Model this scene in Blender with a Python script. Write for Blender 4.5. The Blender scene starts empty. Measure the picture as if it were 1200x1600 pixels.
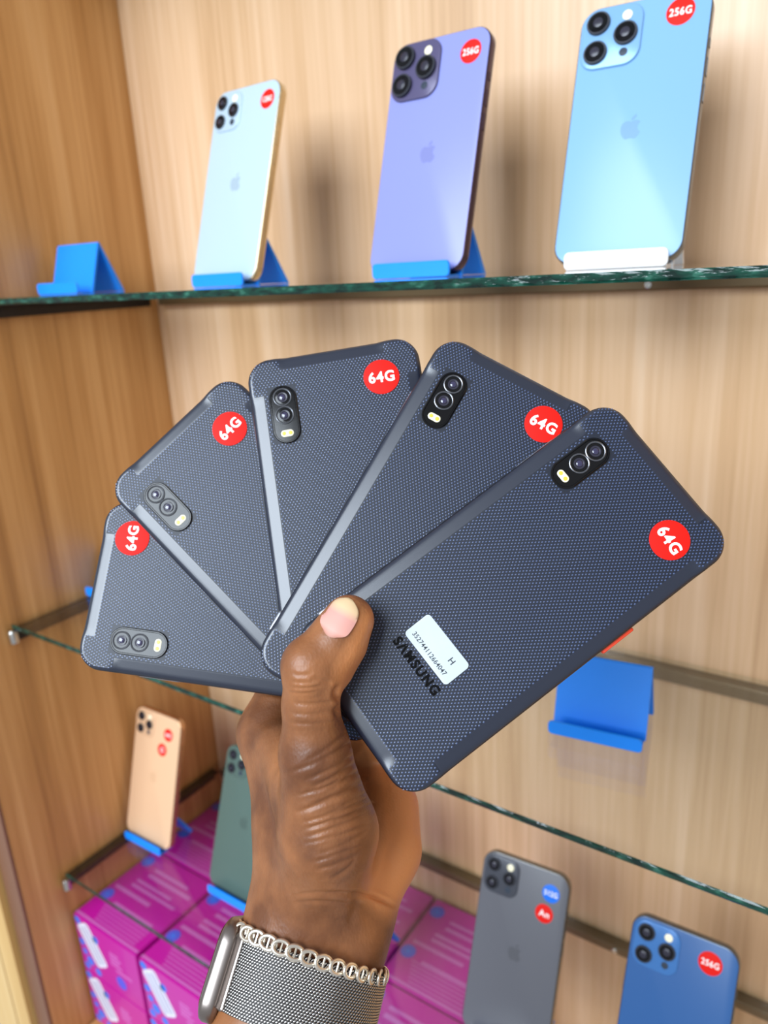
import bpy, bmesh, math, random
import numpy as np
from mathutils import Matrix, Vector
random.seed(4)
rng = np.random.default_rng(4)
C = bpy.context.scene.collection
sc = bpy.context.scene

# ------------------------------------------------------------------ camera
# rows: world X (right along back panel), Y (into the cabinet), Z (up), each in lens axes (right, down, forward)
RW = np.array([[0.82511248, 0.12886777, -0.55007499],
               [0.56270657, -0.2744894, 0.77975438],
               [-0.05050454, -0.95291588, -0.29899937]])
CAM = np.array([0.0, 0.0, 1.40])
FPX = 1200.0
cam_d = bpy.data.cameras.new('camera')
cam = bpy.data.objects.new('camera', cam_d)
C.objects.link(cam)
M = np.eye(4)
M[:3, 0] = RW[:, 0]; M[:3, 1] = -RW[:, 1]; M[:3, 2] = -RW[:, 2]; M[:3, 3] = CAM
cam.matrix_world = Matrix(M.tolist())
cam_d.sensor_fit = 'AUTO'
cam_d.sensor_width = 36.0
cam_d.lens = FPX / 1600.0 * 36.0
cam_d.clip_start = 0.01
cam_d.dof.use_dof = True
cam_d.dof.focus_distance = 0.30
cam_d.dof.aperture_fstop = 10.5
sc.camera = cam

# ------------------------------------------------------------------ world and lamps
w = bpy.data.worlds.new('shop_ambience')
sc.world = w
w.use_nodes = True
bg = w.node_tree.nodes['Background']
bg.inputs[0].default_value = (0.90, 0.94, 1.0, 1)
bg.inputs[1].default_value = 0.42

def area(name, loc, target, sx, sy, power, col):
    d = bpy.data.lights.new(name, 'AREA')
    d.shape = 'RECTANGLE'; d.size = sx; d.size_y = sy; d.energy = power; d.color = col
    o = bpy.data.objects.new(name, d)
    C.objects.link(o)
    o.location = loc
    o.rotation_euler = (Vector(target) - Vector(loc)).to_track_quat('-Z', 'Y').to_euler()
    return o
area('shop_front_daylight', (-0.45, -2.1, 2.62), (-0.3, 0.5, 1.3), 2.0, 1.8, 116, (0.80, 0.90, 1.0))

sc.view_settings.view_transform = 'Standard'
sc.view_settings.look = 'None'
sc.view_settings.gamma = 1.0
sc.view_settings.use_curve_mapping = False
sc.view_settings.exposure = 0.30

# ------------------------------------------------------------------ helpers
def lin(c):
    r = []
    for v in c[:3]:
        v = v / 255.0
        r.append(v / 12.92 if v <= 0.04045 else ((v + 0.055) / 1.055) ** 2.4)
    return (r[0], r[1], r[2], 1.0)

def mat(name, rgb, rough=0.5, metal=0.0, spec=0.5, coat=0.0, emit=None, sub=0.0, var=0.0, vscale=60.0):
    m = bpy.data.materials.new(name)
    m.use_nodes = True
    nt = m.node_tree
    b = nt.nodes['Principled BSDF']
    b.inputs['Base Color'].default_value = lin(rgb)
    b.inputs['Roughness'].default_value = rough
    b.inputs['Metallic'].default_value = metal
    b.inputs['Specular IOR Level'].default_value = spec
    b.inputs['Coat Weight'].default_value = coat
    b.inputs['Coat Roughness'].default_value = 0.05
    if var > 0:
        tc = nt.nodes.new('ShaderNodeTexCoord')
        nz = nt.nodes.new('ShaderNodeTexNoise'); nz.inputs['Scale'].default_value = vscale
        nz.inputs['Detail'].default_value = 4
        mx = nt.nodes.new('ShaderNodeMix'); mx.data_type = 'RGBA'
        c = lin(rgb)
        mx.inputs['A'].default_value = tuple(max(0, v * (1 - var)) for v in c[:3]) + (1,)
        mx.inputs['B'].default_value = tuple(min(1, v * (1 + var)) for v in c[:3]) + (1,)
        nt.links.new(tc.outputs['Object'], nz.inputs['Vector'])
        nt.links.new(nz.outputs['Fac'], mx.inputs['Factor'])
        nt.links.new(mx.outputs['Result'], b.inputs['Base Color'])
    return m

def wood(name, stops, rough=0.35, seed=0.0, axis='Z', fine=1.0):
    m = bpy.data.materials.new(name); m.use_nodes = True
    nt = m.node_tree; L = nt.links.new
    b = nt.nodes['Principled BSDF']
    tc = nt.nodes.new('ShaderNodeTexCoord')
    mp = nt.nodes.new('ShaderNodeMapping')
    s = [14.0, 14.0, 14.0]; s['XYZ'.index(axis)] = 0.55
    mp.inputs['Scale'].default_value = s
    mp.inputs['Location'].default_value = (seed, seed * 1.7, seed * 0.4)
    n1 = nt.nodes.new('ShaderNodeTexNoise'); n1.inputs['Scale'].default_value = 1.0
    n1.inputs['Detail'].default_value = 5; n1.inputs['Roughness'].default_value = 0.55; n1.inputs['Distortion'].default_value = 0.6
    mp2 = nt.nodes.new('ShaderNodeMapping')
    s2 = [190.0 * fine] * 3; s2['XYZ'.index(axis)] = 5.0
    mp2.inputs['Scale'].default_value = s2
    n2 = nt.nodes.new('ShaderNodeTexNoise'); n2.inputs['Scale'].default_value = 1.0; n2.inputs['Detail'].default_value = 4
    mp3 = nt.nodes.new('ShaderNodeMapping')
    s3 = [60.0] * 3; s3['XYZ'.index(axis)] = 1.6
    mp3.inputs['Scale'].default_value = s3
    n3 = nt.nodes.new('ShaderNodeTexNoise'); n3.inputs['Scale'].default_value = 1.0; n3.inputs['Detail'].default_value = 3
    for a in (mp, mp2, mp3): L(tc.outputs['Object'], a.inputs['Vector'])
    L(mp.outputs[0], n1.inputs['Vector']); L(mp2.outputs[0], n2.inputs['Vector']); L(mp3.outputs[0], n3.inputs['Vector'])
    a1 = nt.nodes.new('ShaderNodeMath'); a1.operation = 'MULTIPLY_ADD'; a1.inputs[1].default_value = 0.32
    a2 = nt.nodes.new('ShaderNodeMath'); a2.operation = 'MULTIPLY_ADD'; a2.inputs[1].default_value = 0.34
    a0 = nt.nodes.new('ShaderNodeMath'); a0.operation = 'MULTIPLY'; a0.inputs[1].default_value = 0.62
    L(n1.outputs['Fac'], a0.inputs[0])
    L(n2.outputs['Fac'], a1.inputs[0]); L(a0.outputs[0], a1.inputs[2])
    L(n3.outputs['Fac'], a2.inputs[0]); L(a1.outputs[0], a2.inputs[2])
    cr = nt.nodes.new('ShaderNodeValToRGB')
    els = cr.color_ramp.elements
    els[0].position = stops[0][0]; els[0].color = lin(stops[0][1])
    els[1].position = stops[-1][0]; els[1].color = lin(stops[-1][1])
    for p, c in stops[1:-1]:
        e = els.new(p); e.color = lin(c)
    L(a2.outputs[0], cr.inputs[0]); L(cr.outputs[0], b.inputs['Base Color'])
    b.inputs['Roughness'].default_value = rough
    bp = nt.nodes.new('ShaderNodeBump'); bp.inputs['Strength'].default_value = 0.06; bp.inputs['Distance'].default_value = 0.001
    L(n2.outputs['Fac'], bp.inputs['Height']); L(bp.outputs[0], b.inputs['Normal'])
    return m

def mk(name, verts, faces, material, parent=None, smooth=False, mats=None, fmat=None):
    me = bpy.data.meshes.new(name)
    me.from_pydata([tuple(map(float, v)) for v in verts], [], [tuple(map(int, f)) for f in faces])
    for m in (mats or [material]): me.materials.append(m)
    if fmat is not None: me.polygons.foreach_set('material_index', np.asarray(fmat, dtype=np.int32))
    if smooth: me.polygons.foreach_set('use_smooth', np.ones(len(me.polygons), dtype=bool))
    me.update()
    o = bpy.data.objects.new(name, me)
    C.objects.link(o)
    if parent is not None: o.parent = parent
    return o

def autosmooth(o, ang=35):
    me = o.data
    bm = bmesh.new(); bm.from_mesh(me)
    bmesh.ops.recalc_face_normals(bm, faces=bm.faces)
    lim = math.radians(ang)
    for e in bm.edges:
        e.smooth = not (len(e.link_faces) == 2 and e.calc_face_angle(0) > lim)
    for f in bm.faces: f.smooth = True
    bm.to_mesh(me); bm.free()
    return o

class MB:
    def __init__(s): s.v = []; s.f = []; s.m = []
    def add(s, verts, faces, mi=0):
        b = len(s.v); s.v += [tuple(p) for p in verts]
        s.f += [tuple(i + b for i in q) for q in faces]; s.m += [mi] * len(faces)
    def box(s, x0, x1, y0, y1, z0, z1, mi=0):
        s.add([(x, y, z) for z in (z0, z1) for y in (y0, y1) for x in (x0, x1)],
              [(0, 2, 3, 1), (4, 5, 7, 6), (0, 1, 5, 4), (2, 6, 7, 3), (0, 4, 6, 2), (1, 3, 7, 5)], mi)
    def lathe(s, prof, n=24, mi=0, org=(0, 0, 0), axis='z', sx=1.0, sy=1.0):
        # prof: (radius, height); axis z or -y (out of a phone back)
        vs = []; fs = []
        for r, h in prof:
            for k in range(n):
                a = 2 * math.pi * k / n
                x, y = r * math.cos(a) * sx, r * math.sin(a) * sy
                p = (x, y, h) if axis == 'z' else (x, -h, y)
                vs.append((p[0] + org[0], p[1] + org[1], p[2] + org[2]))
        for i in range(len(prof) - 1):
            for k in range(n):
                k2 = (k + 1) % n
                fs.append((i * n + k, i * n + k2, (i + 1) * n + k2, (i + 1) * n + k))
        fs.append(tuple(range(n))[::-1]); fs.append(tuple((len(prof) - 1) * n + k for k in range(n)))
        s.add(vs, fs, mi)
    def build(s, name, material, parent=None, mats=None, ang=35):
        o = mk(name, s.v, s.f, material, parent, mats=mats, fmat=s.m)
        return autosmooth(o, ang)

def rrect(wd, ht, r, n=8):
    pts = []
    for cx, cy, a0 in ((wd / 2 - r, ht / 2 - r, 0), (-wd / 2 + r, ht / 2 - r, 90), (-wd / 2 + r, -ht / 2 + r, 180), (wd / 2 - r, -ht / 2 + r, 270)):
        for k in range(n + 1):
            a = math.radians(a0 + 90.0 * k / n)
            pts.append((cx + r * math.cos(a), cy + r * math.sin(a)))
    return pts

def slab(mb, wd, ht, r, layers, org=(0, 0, 0), plane='xz', n=8, mi=0, rot=0.0, closed=True):
    """stack of rounded-rectangle loops; layers = [(inset, depth)]; plane 'xz' grows along -y, 'xy' along +z."""
    vs = []; fs = []
    N = 4 * (n + 1)
    c, s_ = math.cos(rot), math.sin(rot)
    for ins, dep in layers:
        rr = max(r - ins, 0.0002)
        for (a, b) in rrect(wd - 2 * ins, ht - 2 * ins, rr, n):
            a, b = a * c - b * s_, a * s_ + b * c
            p = (a, -dep, b) if plane == 'xz' else (a, b, dep)
            vs.append((p[0] + org[0], p[1] + org[1], p[2] + org[2]))
    for i in range(len(layers) - 1):
        for k in range(N):
            k2 = (k + 1) % N
            fs.append((i * N + k, i * N + k2, (i + 1) * N + k2, (i + 1) * N + k))
    if closed:
        fs.append(tuple(range(N))[::-1]); fs.append(tuple((len(layers) - 1) * N + k for k in range(N)))
    mb.add(vs, fs, mi)

def thing(name, label, cat, mw=None, loc=None, group=None):
    o = bpy.data.objects.new(name, None)
    o.empty_display_size = 0.02
    C.objects.link(o)
    if mw is not None: o.matrix_world = mw
    if loc is not None: o.location = loc
    return tag(o, label, cat, group)

def tag(o, label=None, cat=None, group=None, kind=None):
    if label: o['label'] = label
    if cat: o['category'] = cat
    if group: o['group'] = group
    if kind: o['kind'] = kind
    return o

def text_mesh(s, size, bold=0.0, squeeze=1.0, width=None):
    cu = bpy.data.curves.new('lettering', 'FONT')
    cu.body = s; cu.size = size; cu.align_x = 'CENTER'; cu.align_y = 'CENTER'; cu.offset = bold
    cu.space_character = 1.0 + bold / size * 4.5
    cu.resolution_u = 4
    o = bpy.data.objects.new('lettering_tmp', cu); C.objects.link(o)
    dg = bpy.context.evaluated_depsgraph_get(); dg.update()
    me = bpy.data.meshes.new_from_object(o.evaluated_get(dg))
    C.objects.unlink(o); bpy.data.objects.remove(o); bpy.data.curves.remove(cu)
    n = len(me.vertices); co = np.empty(n * 3); me.vertices.foreach_get('co', co); co = co.reshape(-1, 3)
    mid = (co.max(0) + co.min(0)) / 2; co -= mid
    if width: co[:, 0] *= width / (co[:, 0].max() - co[:, 0].min())
    co[:, 0] *= squeeze
    faces = [tuple(p.vertices) for p in me.polygons]
    bpy.data.meshes.remove(me)
    return co, faces

def lettering(name, s, size, material, parent, frame, bold=0.0, width=None, ext=0.00004):
    """frame(u, v) -> 3D point generator: returns function (u, v, lift) -> xyz"""
    co, faces = text_mesh(s, size, bold, width=width)
    vs = [frame(p[0], p[1], ext) for p in co]
    return mk(name, vs, faces, material, parent)

# ------------------------------------------------------------------ materials
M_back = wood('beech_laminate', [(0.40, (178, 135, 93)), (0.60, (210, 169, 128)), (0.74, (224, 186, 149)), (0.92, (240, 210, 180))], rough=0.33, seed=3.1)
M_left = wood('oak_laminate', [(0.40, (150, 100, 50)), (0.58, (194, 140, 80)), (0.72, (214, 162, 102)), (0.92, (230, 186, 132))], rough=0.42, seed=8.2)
M_edge = mat('brown_edge_band', (128, 88, 66), 0.45, var=0.1)
M_yel = wood('pale_yellow_wood', [(0.4, (196, 150, 84)), (0.65, (222, 180, 112)), (0.9, (235, 200, 140))], rough=0.4, seed=1.0)
M_rail = mat('bronze_rail', (104, 84, 56), 0.38, 0.35, var=0.08)
M_brk = mat('dark_bracket', (34, 24, 16), 0.5, 0.2, var=0.1)
M_steel = mat('steel', (200, 198, 192), 0.25, 1.0)
M_blue = mat('blue_plastic', (0, 138, 250), 0.42, var=0.03)
M_whitep = mat('white_plastic', (232, 235, 238), 0.4, var=0.02)
M_red = mat('red_sticker', (226, 20, 6), 0.6, 0.0, 0.25, var=0.03)
M_bsti = mat('blue_sticker', (0, 110, 225), 0.45, var=0.03)
M_wtxt = mat('white_print', (250, 244, 240), 0.5)
M_lens = mat('lens_glass', (10, 10, 14), 0.08, 0.0, 0.35)
M_lens2 = mat('lens_inner', (48, 46, 58), 0.25, 0.0, 0.4)
M_hous = mat('lens_housing', (70, 72, 80), 0.3, 0.6)
M_flash = mat('flash_cream', (250, 240, 205), 0.25, var=0.05)
M_led = mat('flash_yellow', (222, 196, 70), 0.3)
M_grayring = mat('lens_ring', (118, 120, 126), 0.28, 0.9)

def glass_mat():
    m = bpy.data.materials.new('clear_glass'); m.use_nodes = True
    nt = m.node_tree; L = nt.links.new
    nt.nodes.remove(nt.nodes['Principled BSDF'])
    out = nt.nodes['Material Output']
    tr = nt.nodes.new('ShaderNodeBsdfTransparent'); tr.inputs[0].default_value = (0.955, 0.975, 0.965, 1)
    gl = nt.nodes.new('ShaderNodeBsdfGlossy'); gl.inputs['Roughness'].default_value = 0.015
    gl.inputs[0].default_value = (1, 1, 1, 1)
    # Schlick reflectance, the same from both sides of the pane
    ge = nt.nodes.new('ShaderNodeNewGeometry')
    dt = nt.nodes.new('ShaderNodeVectorMath'); dt.operation = 'DOT_PRODUCT'
    L(ge.outputs['Incoming'], dt.inputs[0]); L(ge.outputs['Normal'], dt.inputs[1])
    def mth(op, a, v=None):
        q = nt.nodes.new('ShaderNodeMath'); q.operation = op
        if op == 'SUBTRACT': q.inputs[0].default_value = v; L(a, q.inputs[1])
        else:
            L(a, q.inputs[0])
            if v is not None: q.inputs[1].default_value = v
        return q
    q = mth('ABSOLUTE', dt.outputs['Value']); q = mth('SUBTRACT', q.outputs[0], 1.0); q = mth('POWER', q.outputs[0], 5.0)
    q2 = nt.nodes.new('ShaderNodeMath'); q2.operation = 'MULTIPLY_ADD'; q2.inputs[1].default_value = 0.96; q2.inputs[2].default_value = 0.04
    L(q.outputs[0], q2.inputs[0])
    mx = nt.nodes.new('ShaderNodeMixShader')
    L(q2.outputs[0], mx.inputs[0]); L(tr.outputs[0], mx.inputs[1]); L(gl.outputs[0], mx.inputs[2])
    L(mx.outputs[0], out.inputs[0])
    return m
M_glass = glass_mat()

def edge_mat():
    m = bpy.data.materials.new('green_glass_edge'); m.use_nodes = True
    nt = m.node_tree; L = nt.links.new
    b = nt.nodes['Principled BSDF']
    tc = nt.nodes.new('ShaderNodeTexCoord')
    mp = nt.nodes.new('ShaderNodeMapping'); mp.inputs['Scale'].default_value = (90, 90, 260)
    nz = nt.nodes.new('ShaderNodeTexNoise'); nz.inputs['Scale'].default_value = 1.0; nz.inputs['Detail'].default_value = 3
    cr = nt.nodes.new('ShaderNodeValToRGB')
    cr.color_ramp.elements[0].position = 0.38; cr.color_ramp.elements[0].color = lin((8, 34, 28))
    cr.color_ramp.elements[1].position = 0.78; cr.color_ramp.elements[1].color = lin((70, 128, 108))
    e = cr.color_ramp.elements.new(0.58); e.color = lin((16, 66, 52))
    L(tc.outputs['Object'], mp.inputs[0]); L(mp.outputs[0], nz.inputs['Vector']); L(nz.outputs['Fac'], cr.inputs[0])
    L(cr.outputs[0], b.inputs['Base Color'])
    b.inputs['Roughness'].default_value = 0.12
    bp = nt.nodes.new('ShaderNodeBump'); bp.inputs['Strength'].default_value = 0.28; bp.inputs['Distance'].default_value = 0.002
    L(nz.outputs['Fac'], bp.inputs['Height']); L(bp.outputs[0], b.inputs['Normal'])
    return m
M_gedge = edge_mat()

# ------------------------------------------------------------------ the cabinet
ZC = CAM[2]
XL, YB, YF = -0.740, 0.615, 0.369
ZS = {'top': ZC + 0.312, 'upper': ZC - 0.0057, 'middle': ZC - 0.3275, 'lower': ZC - 0.6425}
ZBOT = ZC - 0.872
ZTOP = ZC + 0.75
XR = 0.62

def struct(name, mb, m):
    o = mb.build(name, m); o['kind'] = 'structure'; return o
b = MB(); b.box(XL - 0.02, XR + 0.02, YB, YB + 0.018, ZBOT - 0.02, ZTOP); struct('wall_back', b, M_back)
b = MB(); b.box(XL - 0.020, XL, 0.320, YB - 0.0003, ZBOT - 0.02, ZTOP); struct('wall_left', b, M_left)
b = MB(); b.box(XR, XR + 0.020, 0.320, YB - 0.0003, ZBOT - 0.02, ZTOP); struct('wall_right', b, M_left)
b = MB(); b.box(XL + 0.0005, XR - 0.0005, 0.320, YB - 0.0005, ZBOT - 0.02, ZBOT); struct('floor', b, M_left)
# edge band on the front of the side panel, then the pale upright of the next bay
b = MB(); b.box(XL - 0.030, XL - 0.0004, 0.3165, 0.3195, ZBOT - 0.02, ZTOP); struct('trim_1', b, M_edge)
b = MB()
b.box(XL - 0.0640, XL - 0.0320, 0.309, 0.345, ZBOT - 0.02, ZTOP)
struct('trim_2', b, M_yel)
b = MB()
b.box(XL - 0.180, XL - 0.0670, 0.309, 0.345, ZBOT - 0.02, ZTOP)
struct('trim_3', b, M_yel)

def shelf(z, label):
    t = 0.005
    T = thing('glass_shelf', label, 'shelf', loc=(0, YF, z))
    x0, x1, y0, y1 = XL + 0.003, XR - 0.003, 0.0, YB - YF - 0.002
    mb = MB()
    mb.add([(x0, y0, 0), (x1, y0, 0), (x1, y1, 0), (x0, y1, 0)], [(0, 1, 2, 3)])
    mb.add([(x0, y0, -t), (x1, y0, -t), (x1, y1, -t), (x0, y1, -t)], [(3, 2, 1, 0)])
    mb.add([(x0, y1, 0), (x1, y1, 0), (x1, y1, -t), (x0, y1, -t)], [(1, 0, 3, 2)])
    mb.add([(x0, y0, 0), (x0, y1, 0), (x0, y1, -t), (x0, y0, -t)], [(0, 1, 2, 3)])
    mb.add([(x1, y0, 0), (x1, y1, 0), (x1, y1, -t), (x1, y0, -t)], [(1, 0, 3, 2)])
    me = mk('pane', mb.v, mb.f, M_glass, T)
    e = MB()
    n = 220
    vs = []; fs = []
    for i in range(n + 1):
        x = x0 + (x1 - x0) * i / n
        j = random.uniform(-0.00025, 0.00025)
        vs += [(x, y0 + 0.0006, 0), (x, y0 + j, -0.0011 + random.uniform(-.0002, .0002)), (x, y0 + j, -t + 0.0012 + random.uniform(-.0003, .0003)), (x, y0 + 0.0006, -t)]
        if i:
            a = 4 * (i - 1); c = 4 * i
            for k in range(3): fs.append((a + k, c + k, c + k + 1, a + k + 1))
    e.add(vs, fs)
    ed = mk('polished_edge', e.v, e.f, M_gedge, T)
    tag(ed, 'dark green polished glass edge')
    return T

shelf(ZS['upper'], 'clear glass shelf with green edge at eye level carrying the white, purple and sky-blue phones')
shelf(ZS['middle'], 'clear glass shelf behind the fanned phones holding two empty blue stands')
shelf(ZS['lower'], 'lowest clear glass shelf above the magenta boxes')
shelf(ZS['top'], 'topmost clear glass shelf at the upper edge of the photo')

rl = {'top': 'bronze support rail on the back panel under the topmost shelf', 'upper': 'bronze support rail on the back panel under the eye-level shelf',
      'middle': 'bronze support rail on the back panel under the middle shelf', 'lower': 'bronze support rail on the back panel under the lowest shelf'}
bl = {'top': 'dark brown bracket strip on the side panel under the topmost shelf', 'upper': 'dark brown bracket strip on the side panel under the eye-level shelf',
      'middle': 'dark brown bracket strip on the side panel under the middle shelf', 'lower': 'dark brown bracket strip on the side panel under the lowest shelf'}
for k, z in ZS.items():
    T = thing('support_rail', rl[k], 'rail', loc=(0, YB, z - 0.005), group='shelf support rails')
    mb = MB(); x0, x1 = XL + 0.013, XR - 0.013
    pr = [(0, -0.0002), (-0.011, -0.0002), (-0.0115, -0.001), (-0.0115, -0.0045), (-0.009, -0.0058), (-0.009, -0.0120), (-0.0075, -0.0135), (0, -0.0135)]
    vs = [(x, p[0] - 0.0005, p[1]) for x in (x0, x1) for p in pr]; n = len(pr)
    mb.add(vs, [(i, (i + 1) % n, n + (i + 1) % n, n + i) for i in range(n)] + [tuple(range(n))[::-1], tuple(range(n, 2 * n))])
    mb.build('rail_bar', M_rail, T)
    for xs in (-0.175, 0.22):
        s = MB(); s.lathe([(0.0030, 0.0), (0.0030, 0.0008), (0.0022, 0.0014), (0.0008, 0.0014), (0.0006, 0.0009)], 14, org=(xs, -0.0096, -0.0090), axis='y')
        s.build('screw', M_steel, T)
    T = thing('side_bracket', bl[k], 'bracket', loc=(XL, YF, z - 0.005), group='side shelf brackets')
    mb = MB(); y1 = YB - YF - 0.014
    pr = [(0.0005, -0.0002), (0.012, -0.0002), (0.012, -0.003), (0.005, -0.005), (0.005, -0.014), (0.0005, -0.014)]
    vs = [(p[0], y, p[1]) for y in (0.004, y1) for p in pr]; n = len(pr)
    mb.add(vs, [(i, n + i, n + (i + 1) % n, (i + 1) % n) for i in range(n)] + [tuple(range(n)), tuple(range(n, 2 * n))[::-1]])
    mb.build('bracket_bar', M_brk, T)
    s = MB(); s.lathe([(0.0042, -0.0145), (0.0050, -0.0135), (0.0050, -0.0015), (0.0042, -0.0003)], 14, org=(0.0062, -0.002, 0))
    s.build('end_clip', M_steel, T)

# ------------------------------------------------------------------ stands
def stand(label, x, y, z, yaw, material, wd=0.063, hgt=0.046, lean=0.32, group='phone stands'):
    mw = Matrix.Translation((x, y, z)) @ Matrix.Rotation(yaw, 4, 'Z')
    T = thing('phone_stand', label, 'phone stand', mw=mw, group=group)
    th = 0.0024
    hw = wd / 2
    # lip: upright rounded plate at the front plus the seat
    mb = MB(); slab(mb, wd, 0.0105, 0.0032, [(0.0005, 0.0), (0.0, 0.0005), (0.0, th - 0.0005), (0.0005, th)], org=(0, -0.0128 + th / 2 + 0.0, 0.0055), n=6)
    mb.build('front_lip', material, T)
    mb = MB(); mb.box(-hw + 0.001, hw - 0.001, -0.0116, 0.006, 0.0002, 0.0012)
    mb.build('seat', material, T)
    # leaning plate
    t = math.tan(lean); mb = MB()
    o_ = 0.0022
    pr = [(o_, 0.0002), (o_ + th, 0.0002), (o_ + th + hgt * t, hgt - 0.0008), (o_ + th * 0.6 + hgt * t, hgt), (o_ + hgt * t, hgt - 0.0006)]
    n = len(pr)
    vs = [(xx, p[0], p[1]) for xx in (-hw, hw) for p in pr]
    mb.add(vs, [(i, (i + 1) % n, n + (i + 1) % n, n + i) for i in range(n)] + [tuple(range(n))[::-1], tuple(range(n, 2 * n))])
    mb.build('back_rest', material, T)
    # rear leg: from the top of the plate down and back
    mb = MB(); yt = o_ + hgt * t
    pr = [(yt, hgt - 0.001), (yt + th * 0.9, hgt - 0.0004), (yt + 0.0215 + th, 0.0002), (yt + 0.0215 - 0.002, 0.0002)]
    n = len(pr)
    vs = [(xx, p[0] + 0.0003, p[1]) for xx in (-hw + 0.0003, hw - 0.0003) for p in pr]
    mb.add(vs, [(i, (i + 1) % n, n + (i + 1) % n, n + i) for i in range(n)] + [tuple(range(n))[::-1], tuple(range(n, 2 * n))])
    mb.build('rear_leg', material, T)
    return T

# ------------------------------------------------------------------ display phones
APPLE = ("M12.152 6.896c-.948 0-2.415-1.078-3.96-1.04-2.04.027-3.91 1.183-4.961 3.014-2.117 3.675-.546 9.103 1.519 12.09 1.013 1.454 2.208 3.09 3.792 3.039 1.52-.065 2.09-.987 3.935-.987 1.831 0 2.35.987 3.96.948 1.637-.026 2.676-1.48 3.676-2.948 1.156-1.688 1.636-3.325 1.662-3.415-.039-.013-3.182-1.221-3.22-4.857-.026-3.04 2.48-4.494 2.597-4.559-1.429-2.09-3.623-2.324-4.39-2.376-2-.156-3.675 1.09-4.61 1.09z"
         "M15.53 3.83c.843-1.012 1.4-2.427 1.245-3.83-1.207.052-2.662.805-3.532 1.818-.78.896-1.454 2.338-1.273 3.714 1.338.104 2.715-.688 3.559-1.701z")
def svg_polys(path, steps=6):
    import re
    polys = []
    for seg in path.split('M')[1:]:
        head, rest = seg.split('c', 1)
        nums = lambda s_: [float(v) for v in re.findall(r'-?(?:\d+\.\d+|\.\d+|\d+)', s_)]
        p = nums(head); pts = [tuple(p)]
        v = nums(rest)
        for i in range(0, len(v) - 5, 6):
            x0, y0 = pts[-1]
            c1 = (x0 + v[i], y0 + v[i + 1]); c2 = (x0 + v[i + 2], y0 + v[i + 3]); e = (x0 + v[i + 4], y0 + v[i + 5])
            for k in range(1, steps + 1):
                t = k / steps; u = 1 - t
                pts.append(tuple(u**3 * a + 3 * u * u * t * b_ + 3 * u * t * t * c_ + t**3 * d for a, b_, c_, d in zip((x0, y0), c1, c2, e)))
        polys.append(pts)
    return polys
APOLY = svg_polys(APPLE)

def round_sticker(parent, frame, u, v, dia, col, txt, size, width, bold, label, rot=0.0, txtmat=None):
    """disc sticker with its print; frame(u, v, lift) gives points on the phone back"""
    n = 40; vs = []; fs = []
    for r, l in ((dia / 2, 0.00002), (dia / 2, 0.00012), (dia / 2 - 0.0002, 0.00016)):
        for k in range(n):
            a = 2 * math.pi * k / n
            vs.append(frame(u + r * math.cos(a), v + r * math.sin(a), l))
    for i in range(2):
        for k in range(n):
            fs.append((i * n + k, i * n + (k + 1) % n, (i + 1) * n + (k + 1) % n, (i + 1) * n + k))
    fs.append(tuple(2 * n + k for k in range(n)))
    o = mk('sticker', vs, fs, col, parent); autosmooth(o)
    o['label'] = label
    if txt:
        c, s_ = math.cos(rot), math.sin(rot)
        lettering('lettering', txt, size, txtmat or M_wtxt, o, lambda a, b_, l: frame(u + a * c - b_ * s_, v + a * s_ + b_ * c, l + 0.00020), bold, width)
    return o

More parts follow.
